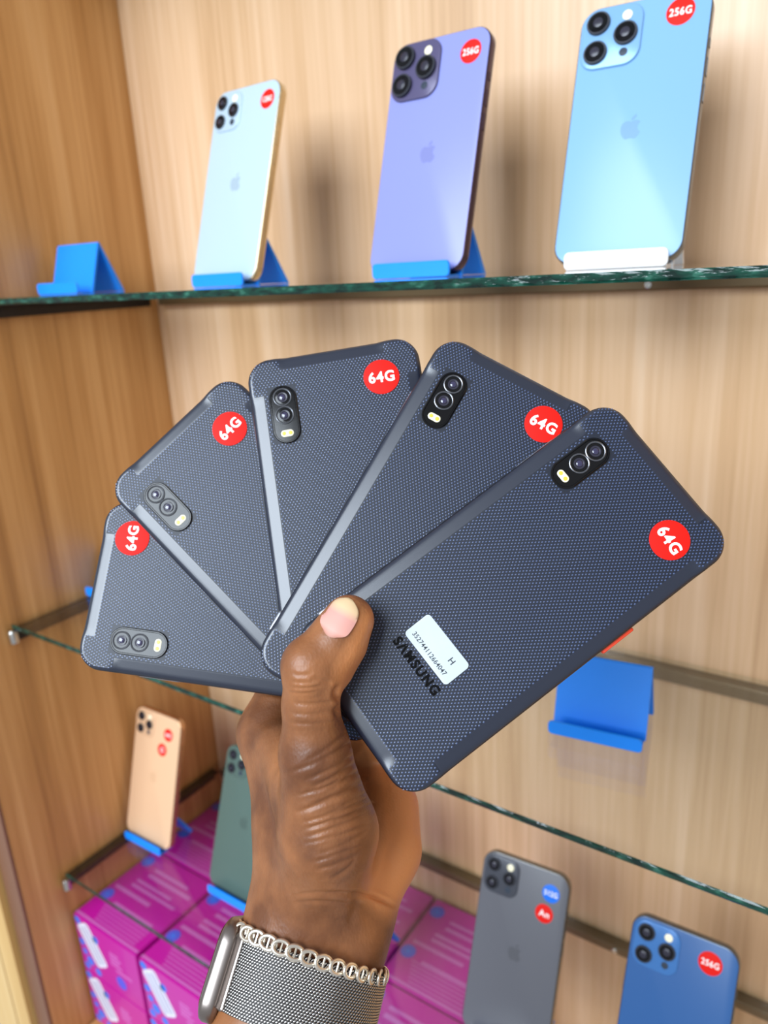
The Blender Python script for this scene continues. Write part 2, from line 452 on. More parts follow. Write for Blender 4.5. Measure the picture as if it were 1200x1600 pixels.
def display_phone(label, x, y, z, yaw, lean, wd, ht, back_rgb, frame_rgb, cam_style, stickers, th=0.0078, logo=None, group='phones on display stands', rough=0.16, metal=0.0, logo_rgb=None, modc=None):
    """origin: bottom edge centre of the back face; back faces -y"""
    mw = Matrix.Translation((x, y, z)) @ Matrix.Rotation(yaw, 4, 'Z') @ Matrix.Rotation(-lean, 4, 'X')
    T = thing('display_phone', label, 'phone', mw=mw, group=group)
    mf = mat('phone_frame', frame_rgb, 0.22, 0.85)
    mbk = mat('phone_back', back_rgb, max(rough, 0.30), metal, 0.4, var=0.02, vscale=8)
    mb_ = mat('phone_module', modc or back_rgb, 0.24, 0.1, 0.4)
    r = 0.0118
    mb = MB()
    slab(mb, wd, ht, r, [(0.0009, -th), (0.0003, -th + 0.0003), (0.0, -th + 0.0009), (0.0, -0.0010), (0.0003, -0.0004), (0.0008, -0.0001)], org=(0, 0, ht / 2), n=9)
    mb.build('metal_frame', mf, T)
    mb = MB(); slab(mb, wd - 0.0016, ht - 0.0016, r - 0.0008, [(0.0, 0.0), (0.0, 0.0001), (0.0003, 0.0002)], org=(0, 0, ht / 2), n=9)
    mb.build('back_glass', mbk, T)
    mb = MB(); slab(mb, wd - 0.004, ht - 0.004, r - 0.002, [(0.0, 0), (0.0, 0.0003)], org=(0, th + 0.0003, ht / 2), n=6)
    mb.build('screen', M_lens, T)
    # side keys (right side seen from the back = +x)
    for (zc, ln, sx) in ((0.128, 0.005, 1), (0.114, 0.0105, 1), (0.0985, 0.0105, 1), (0.108, 0.019, -1)):
        mb = MB(); xx = sx * wd / 2
        mb.box(min(xx - sx * 0.0003, xx + sx * 0.0005), max(xx - sx * 0.0003, xx + sx * 0.0005), th * 0.33, th * 0.67, ht * zc / 0.1608 - ln / 2, ht * zc / 0.1608 + ln / 2)
        mb.build('side_key', mf, T)
    # camera plate
    big = cam_style['size']
    cu, cv = -wd / 2 + cam_style['off'] + big / 2, ht - cam_style['off'] - big / 2
    lift = cam_style['lift']
    mb = MB(); slab(mb, big, big * 1.03, big * 0.27, [(0.0, 0.0002), (0.0, lift - 0.0006), (0.0003, lift - 0.0002), (0.0009, lift)], org=(cu, 0, cv), n=9)
    mod = mb.build('camera_module', mb_, T)
    rl_ = cam_style['lens']
    q = big * 0.235
    for (du, dv) in ((-q, q * 1.05), (-q, -q * 1.05), (q * 1.02, 0.0)):
        mb = MB(); h0 = lift; hl = cam_style['proud']
        o_ = (cu + du, 0, cv + dv)
        mb.lathe([(rl_, h0 - 0.0003), (rl_, h0 + hl - 0.0004), (rl_ - 0.0004, h0 + hl), (rl_ - 0.0010, h0 + hl)], 32, 0, o_, 'y')
        mb.lathe([(rl_ - 0.0010, h0 + hl - 0.0002), (rl_ - 0.0011, h0 + hl + 0.00012), (rl_ * 0.45, h0 + hl + 0.00025), (0.0004, h0 + hl + 0.0003)], 32, 1, o_, 'y')
        mb.lathe([(rl_ * 0.42, h0 + hl + 0.00026), (rl_ * 0.40, h0 + hl + 0.00034), (0.0003, h0 + hl + 0.00034)], 24, 2, o_, 'y')
        mb.build('lens', M_hous, mod, mats=[M_hous, M_lens, M_lens2])
    mb = MB(); mb.lathe([(0.0030, lift - 0.0002), (0.0030, lift + 0.0003), (0.0025, lift + 0.0005), (0.0003, lift + 0.0006)], 20, 0, (cu + q * 1.0, 0, cv + q * 1.30), 'y')
    mb.build('flash', M_flash, mod)
    mb = MB(); mb.lathe([(0.0026, lift - 0.0002), (0.0026, lift + 0.0002), (0.0003, lift + 0.0003)], 20, 0, (cu + q * 1.0, 0, cv - q * 1.30), 'y')
    mb.build('depth_sensor', mat('sensor_dark', (46, 56, 70), 0.3), mod)
    fr = lambda u, v, l: (u, -(0.0002 + l), v)
    # logo
    s = 0.0148 / 24.0 * (ht / 0.1608)
    lv = 0.5 * ht + 0.002
    vs = []; fs = []
    for poly in APOLY:
        b0 = len(vs)
        pts = poly[:-1] if math.dist(poly[0], poly[-1]) < 0.05 else poly
        vs += [fr((p[0] - 12) * s, lv - (p[1] - 12) * s, 0.00006) for p in pts]
        fs.append(tuple(range(b0, b0 + len(pts))))
    lo = mk('logo', vs, fs, mat('logo_tone', logo_rgb or tuple(int(c * 0.89) for c in back_rgb), 0.3), T)
    bmx = bmesh.new(); bmx.from_mesh(lo.data); bmesh.ops.triangulate(bmx, faces=bmx.faces); bmesh.ops.recalc_face_normals(bmx, faces=bmx.faces); bmx.to_mesh(lo.data); bmx.free()
    for (u, v, dia, col, txt, size, width, lab) in stickers:
        round_sticker(T, fr, u, v, dia, col, txt, size, width, 0.00012, lab)
    return T

CS_BIG = dict(size=0.037, off=0.0020, lift=0.0016, lens=0.0072, proud=0.0018)
CS_14 = dict(size=0.0385, off=0.0018, lift=0.0018, lens=0.0078, proud=0.0026)
CS_12 = dict(size=0.0315, off=0.0026, lift=0.0013, lens=0.0058, proud=0.0013)
CS_12B = dict(size=0.0345, off=0.0026, lift=0.0013, lens=0.0064, proud=0.0013)
CS_11 = dict(size=0.0300, off=0.0030, lift=0.0012, lens=0.0055, proud=0.0010)

def on_stand(name_lab, stand_lab, x, y, z, yaw, lean, *a, stand_mat=None, shelf_z=None, swd=0.063, soff=0.0, **k):
    z = shelf_z + 0.0013 + k.get('th', 0.0078) * math.sin(lean)
    p = display_phone(name_lab, x, y, z, yaw, lean, *a, **k)
    th = k.get('th', 0.0078)
    # stand plate touches the screen side of the phone
    fwd = Vector((-math.sin(yaw), math.cos(yaw), 0))
    rt = Vector((math.cos(yaw), math.sin(yaw), 0))
    d = (th + 0.0008) / math.cos(lean) - math.tan(lean) * (z - shelf_z) - 0.0022 + 0.0004
    pos = Vector((x, y, 0)) + fwd * d + rt * soff
    stand(stand_lab, pos.x, pos.y, shelf_z, yaw, stand_mat or M_blue, wd=swd, hgt=0.038, lean=lean)
    return p

zu = ZS['upper'] + 0.0
zl = ZS['lower'] + 0.0
zm = ZS['middle']
on_stand('white phone with three cameras and gold sides on the eye-level shelf', 'blue plastic stand under the white phone',
         -0.4865, 0.4744, ZC - 0.0052, -0.066, 0.319, 0.0781, 0.1608, (178, 198, 212), (214, 196, 160), CS_12,
         [(0.0255, 0.1455, 0.0155, M_red, '128G', 0.006, 0.0105, 'small red round sticker with storage size')], shelf_z=zu, th=0.0076, soff=0.002)
on_stand('purple phone with large dark camera plate on the eye-level shelf', 'blue plastic stand under the purple phone',
         -0.2982, 0.4729, ZC - 0.0044, -0.018, 0.300, 0.0776, 0.1607, (136, 142, 204), (84, 70, 88), CS_14,
         [(0.0245, 0.1450, 0.0158, M_red, '256G', 0.0062, 0.0120, 'red round sticker reading 256G')], shelf_z=zu, modc=(86, 80, 112), soff=0.002)
on_stand('sky-blue phone cut by the top of the photo on the eye-level shelf', 'white plastic stand under the sky-blue phone',
         -0.1618, 0.4868, ZC - 0.0030, 0.0655, 0.333, 0.0781, 0.1608, (126, 170, 212), (120, 126, 134), CS_BIG,
         [(0.0212, 0.1480, 0.0165, M_red, '256G', 0.0064, 0.0128, 'red round sticker reading 256G')], shelf_z=zu, stand_mat=M_whitep, soff=0.002, swd=0.062, logo_rgb=(106, 148, 192))
stand('empty blue phone stand by the side panel on the eye-level shelf', -0.692, 0.470, zu, 0.05, M_blue, wd=0.060)
stand('empty blue phone stand alone on the middle shelf, right of the fanned phones', -0.158, 0.478, zm, 0.13, M_blue, wd=0.066, hgt=0.050)
stand('blue phone stand peeking out left of the fanned phones on the middle shelf', -0.701, 0.469, zm, 0.02, M_blue, wd=0.062)
on_stand('gold phone with two red stickers standing by the side panel on the lowest shelf', 'blue plastic stand under the gold phone',
         -0.692, 0.4514, ZC - 0.6370, 0.016, 0.290, 0.0778, 0.1580, (226, 184, 146), (206, 160, 120), CS_11,
         [(0.0190, 0.1360, 0.0150, M_red, '64G', 0.006, 0.0095, 'upper red round sticker'), (0.0110, 0.1160, 0.0150, M_red, 'O', 0.008, 0.0060, 'lower red round sticker')], shelf_z=zl, rough=0.3, soff=0.0, logo_rgb=(218, 176, 138))
on_stand('grey-green phone half hidden by the hand on the lowest shelf', 'blue plastic stand under the grey-green phone',
         -0.5403, 0.4439, ZC - 0.6380, 0.006, 0.354, 0.0778, 0.1580, (84, 104, 96), (96, 112, 104), CS_11, [], shelf_z=zl, rough=0.3, soff=0.0)
on_stand('pale silver phone mostly hidden behind the wrist on the lowest shelf', 'blue plastic stand under the pale silver phone',
         -0.387, 0.4480, ZC - 0.6370, 0.02, 0.340, 0.0778, 0.1580, (196, 206, 204), (190, 186, 176), CS_11, [], shelf_z=zl, rough=0.3)
on_stand('graphite grey phone with a blue and a red sticker on the lowest shelf', 'blue plastic stand under the graphite grey phone',
         -0.2200, 0.4438, ZC - 0.6371, 0.053, 0.376, 0.0778, 0.1580, (96, 96, 102), (120, 118, 114), CS_12,
         [(0.0240, 0.1400, 0.0150, M_bsti, '512G', 0.0058, 0.0115, 'blue round sticker reading 512G'), (0.0205, 0.1220, 0.0155, M_red, 'An', 0.0075, 0.0090, 'red round sticker below the blue one')], shelf_z=zl, rough=0.18, modc=(70, 72, 80))
on_stand('deep blue phone cut by the bottom edge of the photo on the lowest shelf', 'blue plastic stand under the deep blue phone',
         -0.0894, 0.4360, ZC - 0.6383, 0.016, 0.383, 0.0781, 0.1608, (48, 92, 148), (100, 104, 108), CS_12B,
         [(0.0195, 0.1450, 0.0170, M_red, '256G', 0.0062, 0.0125, 'red round sticker reading 256G')], shelf_z=zl, modc=(66, 116, 176))

# ------------------------------------------------------------------ magenta boxes
M_mag = mat('magenta_card', (194, 12, 154), 0.28, coat=0.3, var=0.08, vscale=12)
M_magl = mat('pale_magenta_print', (206, 104, 186), 0.35)
M_vio = mat('violet_badge', (86, 84, 214), 0.35)
M_bluep = mat('blue_print', (40, 120, 232), 0.35)
M_dev = mat('device_print_white', (226, 226, 240), 0.35, var=0.04)
M_devg = mat('device_print_grey', (168, 166, 192), 0.35)
BW, BD, BH = 0.1135, 0.119, 0.0830
def quad(mb, pts, mi=0): mb.add(pts, [(0, 1, 2, 3)], mi)
def disc(mb, o_, ax1, ax2, r, n=20, mi=0, r2=None):
    o_, ax1, ax2 = map(np.array, (o_, ax1, ax2))
    mb.add([tuple(o_ + ax1 * r * math.cos(2 * math.pi * k / n) + ax2 * (r2 or r) * math.sin(2 * math.pi * k / n)) for k in range(n)], [tuple(range(n))], mi)
def gift_box(label, x, y, z, top, front):
    T = thing('magenta_box', label, 'box', loc=(x, y, z), group='magenta boxes under the lowest shelf')
    mb = MB(); e = 0.0008
    vs = []
    w2 = BW / 2
    mb.box(-w2, w2, 0, BD, 0.0002, BH - 0.0002)
    o = mb.build('carton', M_mag, T)
    bm = bmesh.new(); bm.from_mesh(o.data)
    bmesh.ops.bevel(bm, geom=list(bm.edges), offset=0.0012, segments=2, affect='EDGES'); bm.to_mesh(o.data); bm.free(); autosmooth(o, 50)
    h = BH + 0.00005
    if top:
        for yb in (0.040, 0.1015):
            bx_ = -w2 + 0.0105
            mb = MB(); disc(mb, (bx_, yb, h), (1, 0, 0), (0, 1, 0), 0.0086)
            o = mb.build('printed_badge', M_vio, T)
            m2 = MB()
            for a in np.linspace(0, 2 * math.pi, 11)[:-1]:
                disc(m2, (bx_ + 0.0056 * math.cos(a), yb + 0.0056 * math.sin(a), h + 0.00006), (1, 0, 0), (0, 1, 0), 0.0009, 8)
            disc(m2, (bx_, yb, h + 0.00006), (1, 0, 0), (0, 1, 0), 0.0030, 8)
            tag(m2.build('badge_mark', M_bluep, o), kind='stuff')
        mb = MB()
        for k in range(6):
            yy = 0.0085 + k * 0.0046
            quad(mb, [(-w2 + 0.030 - k * 0.002, yy, h), (w2 - 0.012, yy, h), (w2 - 0.012, yy + 0.0015, h), (-w2 + 0.030 - k * 0.002, yy + 0.0015, h)])
        for (x0, x1, yy, hh) in ((0.008, 0.070, 0.0520, 0.0050), (0.024, 0.100, 0.0640, 0.0042), (0.024, 0.085, 0.0720, 0.0042), (0.030, 0.104, 0.0840, 0.0050), (0.030, 0.090, 0.0940, 0.0045), (0.030, 0.098, 0.0335, 0.0040)):
            quad(mb, [(-w2 + x0, yy, h), (-w2 + x1, yy, h), (-w2 + x1, yy + hh, h), (-w2 + x0, yy + hh, h)])
        tag(mb.build('printed_text', M_magl, T), kind='stuff')
        mb = MB(); quad(mb, [(-w2 + 0.001, 0.0025, h), (w2 - 0.001, 0.0025, h), (w2 - 0.001, 0.0058, h), (-w2 + 0.001, 0.0058, h)])
        mb.build('printed_band', M_magl, T)
    if front:
        yv = -0.00005
        # slanted white device picture, blue confetti and pale lettering on the front
        mb = MB(); a = math.radians(30); c, s_ = math.cos(a), math.sin(a)
        cxp, czp = -0.029, 0.049
        def pt(u, v, l=0): return (cxp + u * c - v * s_, yv - l, czp + u * s_ + v * c)
        pts = [pt(p[0], p[1]) for p in rrect(0.0255, 0.058, 0.006, 5)]
        mb.add(pts, [tuple(range(len(pts)))]); o = mb.build('printed_device', M_dev, T)
        m2 = MB()
        for uu, wd in ((0.0020, 0.0014), (-0.0060, 0.0018), (0.0075, 0.0010)):
            quad(m2, [pt(uu - wd, -0.025, .0001), pt(uu + wd, -0.025, .0001), pt(uu + wd, 0.025, .0001), pt(uu - wd, 0.025, .0001)])
        m2.build('device_seam', M_devg, o)
        for (u, v, r) in ((-0.050, 0.076, 0.0056), (-0.050, 0.044, 0.0054), (-0.047, 0.031, 0.0050), (-0.040, 0.020, 0.0070), (-0.048, 0.009, 0.0056), (-0.020, 0.062, 0.0056), (-0.027, 0.010, 0.0058)):
            mb = MB(); disc(mb, (u, yv, v), (1, 0, 0), (0, 0, 1), r, 7)
            mb.build('printed_confetti', M_bluep, T)
        mb = MB(); disc(mb, (0.018, yv, 0.020), (1, 0, 0), (0, 0, 1), 0.009, 20); mb.build('printed_badge', M_vio, T)
        mb = MB()
        for k in range(4):
            quad(mb, [(0.004, yv, 0.056 - k * 0.005), (0.020 + 0.004 * (k % 2), yv, 0.056 - k * 0.005), (0.020 + 0.004 * (k % 2), yv, 0.059 - k * 0.005), (0.004, yv, 0.059 - k * 0.005)])
        quad(mb, [(0.012, yv, 0.034), (0.040, yv, 0.034), (0.040, yv, 0.0375), (0.012, yv, 0.0375)])
        mb.build('printed_text', M_magl, T)
cols = ['against the side panel', 'second from the side panel', 'third from the side panel, behind the wrist', 'fourth from the side panel, behind the graphite phone']
for ci in range(4):
    for ri in range(2):
        for li in range(2):
            lab = 'magenta box %s, %s row, %s layer' % (cols[ci], ('front', 'back')[ri], ('bottom', 'top')[li])
            gift_box(lab, -0.7375 + BW / 2 + ci * 0.1180, 0.3690 + ri * 0.1215, ZC - 0.866 + li * BH, li == 1, ri == 0)
b = MB()
b.box(XL + 0.002, XR - 0.002, 0.345, YB - 0.002, ZBOT + 0.0002, ZC - 0.8662); o = struct('trim_4', b, M_left)

# ------------------------------------------------------------------ the five fanned phones
def c2w(p): return CAM + RW @ np.asarray(p, float)
NRM = np.array([0.0394, 0.176, 0.9836]); NRM /= np.linalg.norm(NRM)
FU = np.cross([0, 1, 0], NRM); FU /= np.linalg.norm(FU)
FV = np.cross(NRM, FU)
FO = np.array([0, 0, 0.3098])
FT = 0.0105
FAN = [(0.0502, 0.0323, 0.9200), (0.0194, 0.0092, 0.5151), (-0.0121, 0.0023, -0.1640), (-0.0427, 0.0132, -0.7916), (-0.0544, 0.0356, -1.4418)]
PW, PH, PT = 0.0767, 0.1599, 0.0098
def fan_axes(i):
    px, py, th = FAN[i]
    c = FO + NRM * FT * i + FU * px + FV * py
    X = FU * math.cos(th) + FV * math.sin(th)
    Yd = -FU * math.sin(th) + FV * math.cos(th)
    return c, X, -Yd, -NRM
def fan_matrix(i):
    c, X, Y, Z = fan_axes(i)
    m = np.eye(4); m[:3, 0] = RW @ X; m[:3, 1] = RW @ Y; m[:3, 2] = RW @ Z; m[:3, 3] = c2w(c)
    return Matrix(m.tolist())
def fan_uv(i, px, py, lift=PT / 2):
    """point of phone i's back seen at a place of the photo, in the phone's own coordinates"""
    c, X, Y, Z = fan_axes(i)
    d = np.array([(px - 600) / FPX, (py - 800) / FPX, 1.0])
    o_ = c + Z * lift
    t = (o_ @ Z) / (d @ Z)
    q = d * t - o_
    return q @ X, q @ Y

M_shell = mat('navy_rubber_smooth', (28, 34, 50), 0.30, 0.0, 0.85, var=0.04, vscale=30)
M_grip = mat('navy_rubber_grip_base', (17, 24, 40), 0.46, 0.0, 0.5)
M_dot = mat('navy_rubber_dots_painted_glint', (72, 88, 126), 0.27, 0.0, 0.9)  # same rubber, painted paler: the glint on the dot tops is in the colour
M_side = mat('black_rubber_side', (22, 24, 30), 0.42)
M_blk = mat('gloss_black', (8, 8, 10), 0.10, 0.0, 0.4)
M_key = mat('silver_key', (168, 172, 182), 0.35, 0.8)
M_okey = mat('orange_key', (236, 70, 36), 0.4)
M_paper = mat('label_white', (198, 208, 212), 0.45, var=0.03, vscale=200)
M_ink = mat('label_ink', (48, 54, 62), 0.6)
M_logo = mat('logo_black', (2, 2, 3), 0.5, 0.0, 0.1)

# shell: loops of a rounded rectangle from the rim to the middle of the back
def perim(wd, ht, r, n_c=14, step=0.0013):
    pts = []
    def seg(p, q):
        L = math.dist(p, q); k = max(1, int(L / step))
        for i in range(k): pts.append((p[0] + (q[0] - p[0]) * i / k, p[1] + (q[1] - p[1]) * i / k))
    hw, hh = wd / 2, ht / 2
    corners = [(hw - r, hh - r, 0), (-hw + r, hh - r, 90), (-hw + r, -hh + r, 180), (hw - r, -hh + r, 270)]
    for i, (cx, cy, a0) in enumerate(corners):
        for k in range(n_c):
            a = math.radians(a0 + 90.0 * k / n_c); pts.append((cx + r * math.cos(a), cy + r * math.sin(a)))
        a = math.radians(a0 + 90); p = (cx + r * math.cos(a), cy + r * math.sin(a))
        nx = corners[(i + 1) % 4]; a = math.radians(nx[2]); q = (nx[0] + r * math.cos(a), nx[1] + r * math.sin(a))
        seg(p, q)
    return pts
PR = 0.0105
outer = perim(PW, PH, PR)
def inset_pt(p, d):
    """inward offset of a perimeter point (corner radius shrinks, then stays tiny)"""
    hw, hh = PW / 2, PH / 2
    cx = max(-hw + PR, min(hw - PR, p[0])); cy = max(-hh + PR, min(hh - PR, p[1]))
    v = np.array([p[0] - cx, p[1] - cy]); L = np.linalg.norm(v); v = v / L
    q = np.array([cx, cy]) + v * max(PR - d, 0.0)
    if d > PR:
        q = np.array([max(-(hw - d), min(hw - d, q[0])), max(-(hh - d), min(hh - d, q[1]))])
    return q
def sstep(a, b_, x):
    t = max(0.0, min(1.0, (x - a) / (b_ - a))); return t * t * (3 - 2 * t)
def band_w(x, y):
    """how much the smooth bevelled band is present next to this perimeter spot, and how wide"""
    hw, hh = PW / 2, PH / 2
    dx, dy = hw - abs(x), hh - abs(y)
    if dx < dy:     # long side
        e = hh - abs(y)
        return sstep(0.0145, 0.0205, e), 0.0066
    e = hw - abs(x)
    return sstep(0.0125, 0.0185, e), 0.0062
def back_height(x, y):
    """height of the back surface at x, y"""
    hw, hh = PW / 2, PH / 2
    dx, dy = hw - abs(x), hh - abs(y)
    # distance from the rounded outline
    cx = max(0.0, abs(x) - (hw - PR)); cy = max(0.0, abs(y) - (hh - PR))
    d = PR - math.hypot(cx, cy) if (cx > 0 and cy > 0) else min(dx, dy)
    d = max(d, 0.0)
    h = 0.0
    k = 0.0022
    if d < k: h -= k - math.sqrt(max(0.0, k * k - (k - d) ** 2))
    w_, wd_ = band_w(x, y)
    g = d
    if g < wd_: h -= 0.00125 * w_ * (1 - max(g, 0.0008) / wd_)
    return PT / 2 + h, (w_ if d < wd_ else 0.0)
ds = [0.0, 0.00025, 0.0006, 0.0011, 0.0016, 0.0022, 0.0032, 0.0044, 0.0054, 0.0060, 0.0064, 0.0068, 0.0075, 0.0100, 0.016, 0.026, 0.037]
N = len(outer)
sv = []; sf = []; sm = []
layers = []
# front (screen) side and flank first
for (ins, zz) in ((0.004, -PT / 2), (0.0012, -PT / 2 + 0.0002), (0.0002, -PT / 2 + 0.0012), (0.0, -PT / 2 + 0.0025)):
    layers.append([(*inset_pt(p, ins), zz) for p in outer])
nflank = len(layers)
for d in ds:
    L_ = []
    for p in outer:
        q = inset_pt(p, d); hgt, _ = back_height(q[0], q[1]); L_.append((q[0], q[1], hgt))
    layers.append(L_)
for L_ in layers: sv += L_
for i in range(len(layers) - 1):
    for k in range(N):
        k2 = (k + 1) % N
        f = (i * N + k, i * N + k2, (i + 1) * N + k2, (i + 1) * N + k)
        sf.append(f)
        mx = sum(sv[j][0] for j in f) / 4; my = sum(sv[j][1] for j in f) / 4
        if i < nflank: sm.append(2)
        else:
            dlt = ds[i - nflank + 1]
            w_, wd_ = band_w(*outer[k])
            sm.append(2 if dlt <= 0.0007 else 0 if (dlt <= 0.0023 or (w_ > 0.35 and dlt <= 0.00645)) else 1)
sf.append(tuple(range(N))[::-1]); sm.append(2)
sf.append(tuple((len(layers) - 1) * N + k for k in range(N))); sm.append(1)
shell0 = mk('shell', sv, sf, M_shell, None, mats=[M_shell, M_grip, M_side], fmat=sm)
autosmooth(shell0, 32)
# fine raised dots of the grip
gv = []; gf = []
pu, pv = 0.00148, 0.00108
cam_u, cam_v, cam_w, cam_h = -0.0238, 0.0530, 0.0120, 0.0264
iy = 0
y_ = -PH / 2 + 0.002
while y_ < PH / 2 - 0.002:
    x_ = -PW / 2 + 0.002 + (pu / 2 if iy % 2 else 0)
    while x_ < PW / 2 - 0.002:
        hgt, bw_ = back_height(x_, y_)
        if bw_ < 0.35 and hgt > PT / 2 - 0.0010 and not (abs(x_ - cam_u) < cam_w / 2 and abs(y_ - cam_v) < cam_h / 2):
            b0 = len(gv); a, c_ = 0.00036, 0.00050
            gv += [(x_ - a, y_, hgt - 0.00002), (x_, y_ - c_, hgt - 0.00002), (x_ + a, y_, hgt - 0.00002), (x_, y_ + c_, hgt - 0.00002), (x_, y_, hgt + 0.00016)]
            gf += [(b0, b0 + 1, b0 + 4), (b0 + 1, b0 + 2, b0 + 4), (b0 + 2, b0 + 3, b0 + 4), (b0 + 3, b0, b0 + 4)]
        x_ += pu
    y_ += pv; iy += 1
grip0 = mk('grip_texture', gv, gf, M_dot, None, smooth=True)
grip0['kind'] = 'stuff'
# camera island
def slot(mb, u, v, wd, ht, lay, mi=0, n=10):
    slab(mb, wd, ht, min(wd, ht) / 2 - 0.00001, lay, org=(u, v, 0), plane='xy', n=n, mi=mi)
zt = PT / 2
mb = MB()
slot(mb, cam_u, cam_v, cam_w, cam_h, [(0.0, zt - 0.0004), (0.0, zt + 0.0006), (0.0003, zt + 0.0009), (0.0007, zt + 0.0009), (0.0009, zt + 0.00065), (0.0012, zt + 0.00065)])
cam0 = mb.build('camera_module', M_blk, None, ang=28)
lens_list = []
for dv in (0.0078, -0.0004):
    mb = MB(); o_ = (cam_u, cam_v + dv, 0)
    mb.lathe([(0.0041, zt + 0.0005), (0.0041, zt + 0.0010), (0.0038, zt + 0.00115), (0.0035, zt + 0.0010), (0.0034, zt + 0.0006)], 32, 0, o_)
    mb.lathe([(0.0034, zt + 0.0006), (0.0033, zt + 0.0008), (0.0022, zt + 0.0008), (0.0020, zt + 0.00085), (0.0003, zt + 0.0009)], 32, 1, o_)
    mb.lathe([(0.0023, zt + 0.00081), (0.0022, zt + 0.00092), (0.0016, zt + 0.00092), (0.0015, zt + 0.00086)], 28, 2, o_)
    mb.lathe([(0.0013, zt + 0.00088), (0.0011, zt + 0.0010), (0.0002, zt + 0.00105)], 20, 3, o_)
    lens_list.append(mb.build('lens', M_grayring, None, mats=[M_grayring, M_blk, M_lens2, mat('lens_core', (48, 44, 74), 0.1, coat=1.0)]))
mb = MB(); fo = (cam_u, cam_v - 0.0087)
slab(mb, 0.0056, 0.0030, 0.00149, [(0.0, zt + 0.0005), (0.0, zt + 0.0007), (0.0003, zt + 0.00085)], org=(fo[0], fo[1], 0), plane='xy', n=8, mi=0)
for s_ in (-1, 1):
    mb.lathe([(0.0009, zt + 0.0008), (0.0008, zt + 0.00095), (0.0002, zt + 0.00098)], 12, 1, (fo[0] + s_ * 0.0014, fo[1], 0))
flash0 = mb.build('flash', M_flash, None, mats=[M_flash, M_led])
# side keys: silver ones on the left edge, orange key on the right edge
def side_key(name, sx, y0, y1, m, proud=0.0007):
    mb = MB(); xx = sx * PW / 2
    slab(mb, y1 - y0, 0.0030, 0.0012, [(0.0, -0.0004), (0.0, proud - 0.0003), (0.0003, proud)], org=(0, 0, 0), plane='xy', n=4)
    vs = [(xx + sx * v[2], (y0 + y1) / 2 + v[0] * sx, v[1] - 0.0006) for v in mb.v]
    mb.v = vs
    return mb.build(name, m, None)
key_a = side_key('power_key', -1, 0.033, 0.052, M_key, 0.0003)
key_b = side_key('volume_key', -1, -0.066, -0.0565, M_key, 0.0010)
key_c = side_key('orange_key', 1, 0.0135, 0.0290, M_okey, 0.0014)
proto = [shell0, grip0, cam0] + [key_a, key_b, key_c]
sub = {cam0: lens_list + [flash0]}
FLAB = ['front phone of the fan with white serial label, thumb on it', 'second phone of the fan from the front, overlapped by the labelled one',
        'middle phone of the fan, standing almost upright', 'fourth phone of the fan, tilted left above the rearmost one', 'rearmost phone of the fan, lying sideways at far left']
STK = [(1046, 844), (849, 663), (596, 589), (359, 670), (207, 841)]
fan_roots = []
for i in range(5):
    T = thing('rugged_phone', 'black navy textured ' + FLAB[i], 'phone', mw=fan_matrix(i), group='rugged phones fanned out in the hand')
    fan_roots.append(T)
    for p in proto:
        c_ = p if i == 0 else p.copy()
        if i: C.objects.link(c_)
        c_.parent = T
        for q in sub.get(p, []):
            d_ = q if i == 0 else q.copy()
            if i: C.objects.link(d_)
            d_.parent = c_
    u, v = fan_uv(i, *STK[i])
    fr = lambda a, b_, l: (a, b_, PT / 2 + 0.00018 + l)
    round_sticker(T, fr, u, v, 0.0158, M_red, '64G', 0.0066, 0.0114, 0.00022, 'red round sticker reading 64G', rot=(-0.10, 0.02, -0.02, 0.06, 0.05)[i])
T = fan_roots[0]
u, v = -0.0002, -0.0367
mb = MB(); slab(mb, 0.0254, 0.0122, 0.0016, [(0.0, PT / 2 + 0.00010), (0.0, PT / 2 + 0.00026), (0.0002, PT / 2 + 0.00030)], org=(u, v, 0), plane='xy', n=5, rot=0.02)
pl = mb.build('serial_label', M_paper, T); pl['label'] = 'white paper serial number label'
fr = lambda a, b_, l: (u + a, v + b_, PT / 2 + 0.00031 + l)
lettering('serial_number', '352744112664047', 0.0026, M_ink, pl, lambda a, b_, l: fr(a - 0.0004, b_ - 0.0032, l), 0.00003, 0.0198)
lettering('grade_letter', 'H', 0.0034, M_ink, pl, lambda a, b_, l: fr(a + 0.0069, b_ + 0.0018, l), 0.00004)
u2, v2 = 0.0, -0.0466
# brand lettering: condensed black capitals, the A without its bar
lettering('brand_lettering', 'S\u039bMSUNG', 0.0058, M_logo, T, lambda a, b_, l: (u2 + a, v2 + b_ * 0.9, PT / 2 + 0.00022 + l), 0.00024, 0.0258)

# ------------------------------------------------------------------ the hand
def P(px, py, z): return np.array([(px - 600) / FPX * z, (py - 800) / FPX * z, z])
def sdf_cone(pts, a, b_, r0, r1):
    ab = b_ - a; t = np.clip(((pts - a) @ ab) / (ab @ ab), 0, 1)
    q = pts - a - t[..., None] * ab
    return np.sqrt((q * q).sum(-1)) - (r0 + (r1 - r0) * t)
ARM0, ARM1 = P(502, 1432, 0.320), P(446, 1640, 0.300)
AX = (ARM1 - ARM0) / np.linalg.norm(ARM1 - ARM0)
E2 = np.array([0, 0, -1.0]); E2 -= AX * (E2 @ AX); E2 /= np.linalg.norm(E2)
E1 = np.cross(AX, E2); E1 = E1 if E1[0] > 0 else -E1
off = E1 * 0.0080
MIDA = ARM0 + AX * 0.13
ELB = ARM0 + AX * 0.25 + np.array([0.0, 0.0, -0.02])
HP = []   # (a, b, r0, r1, blend)
def cone(a, b_, r0, r1, k=0.006): HP.append((np.asarray(a), np.asarray(b_), r0 / 1000.0, r1 / 1000.0, k))
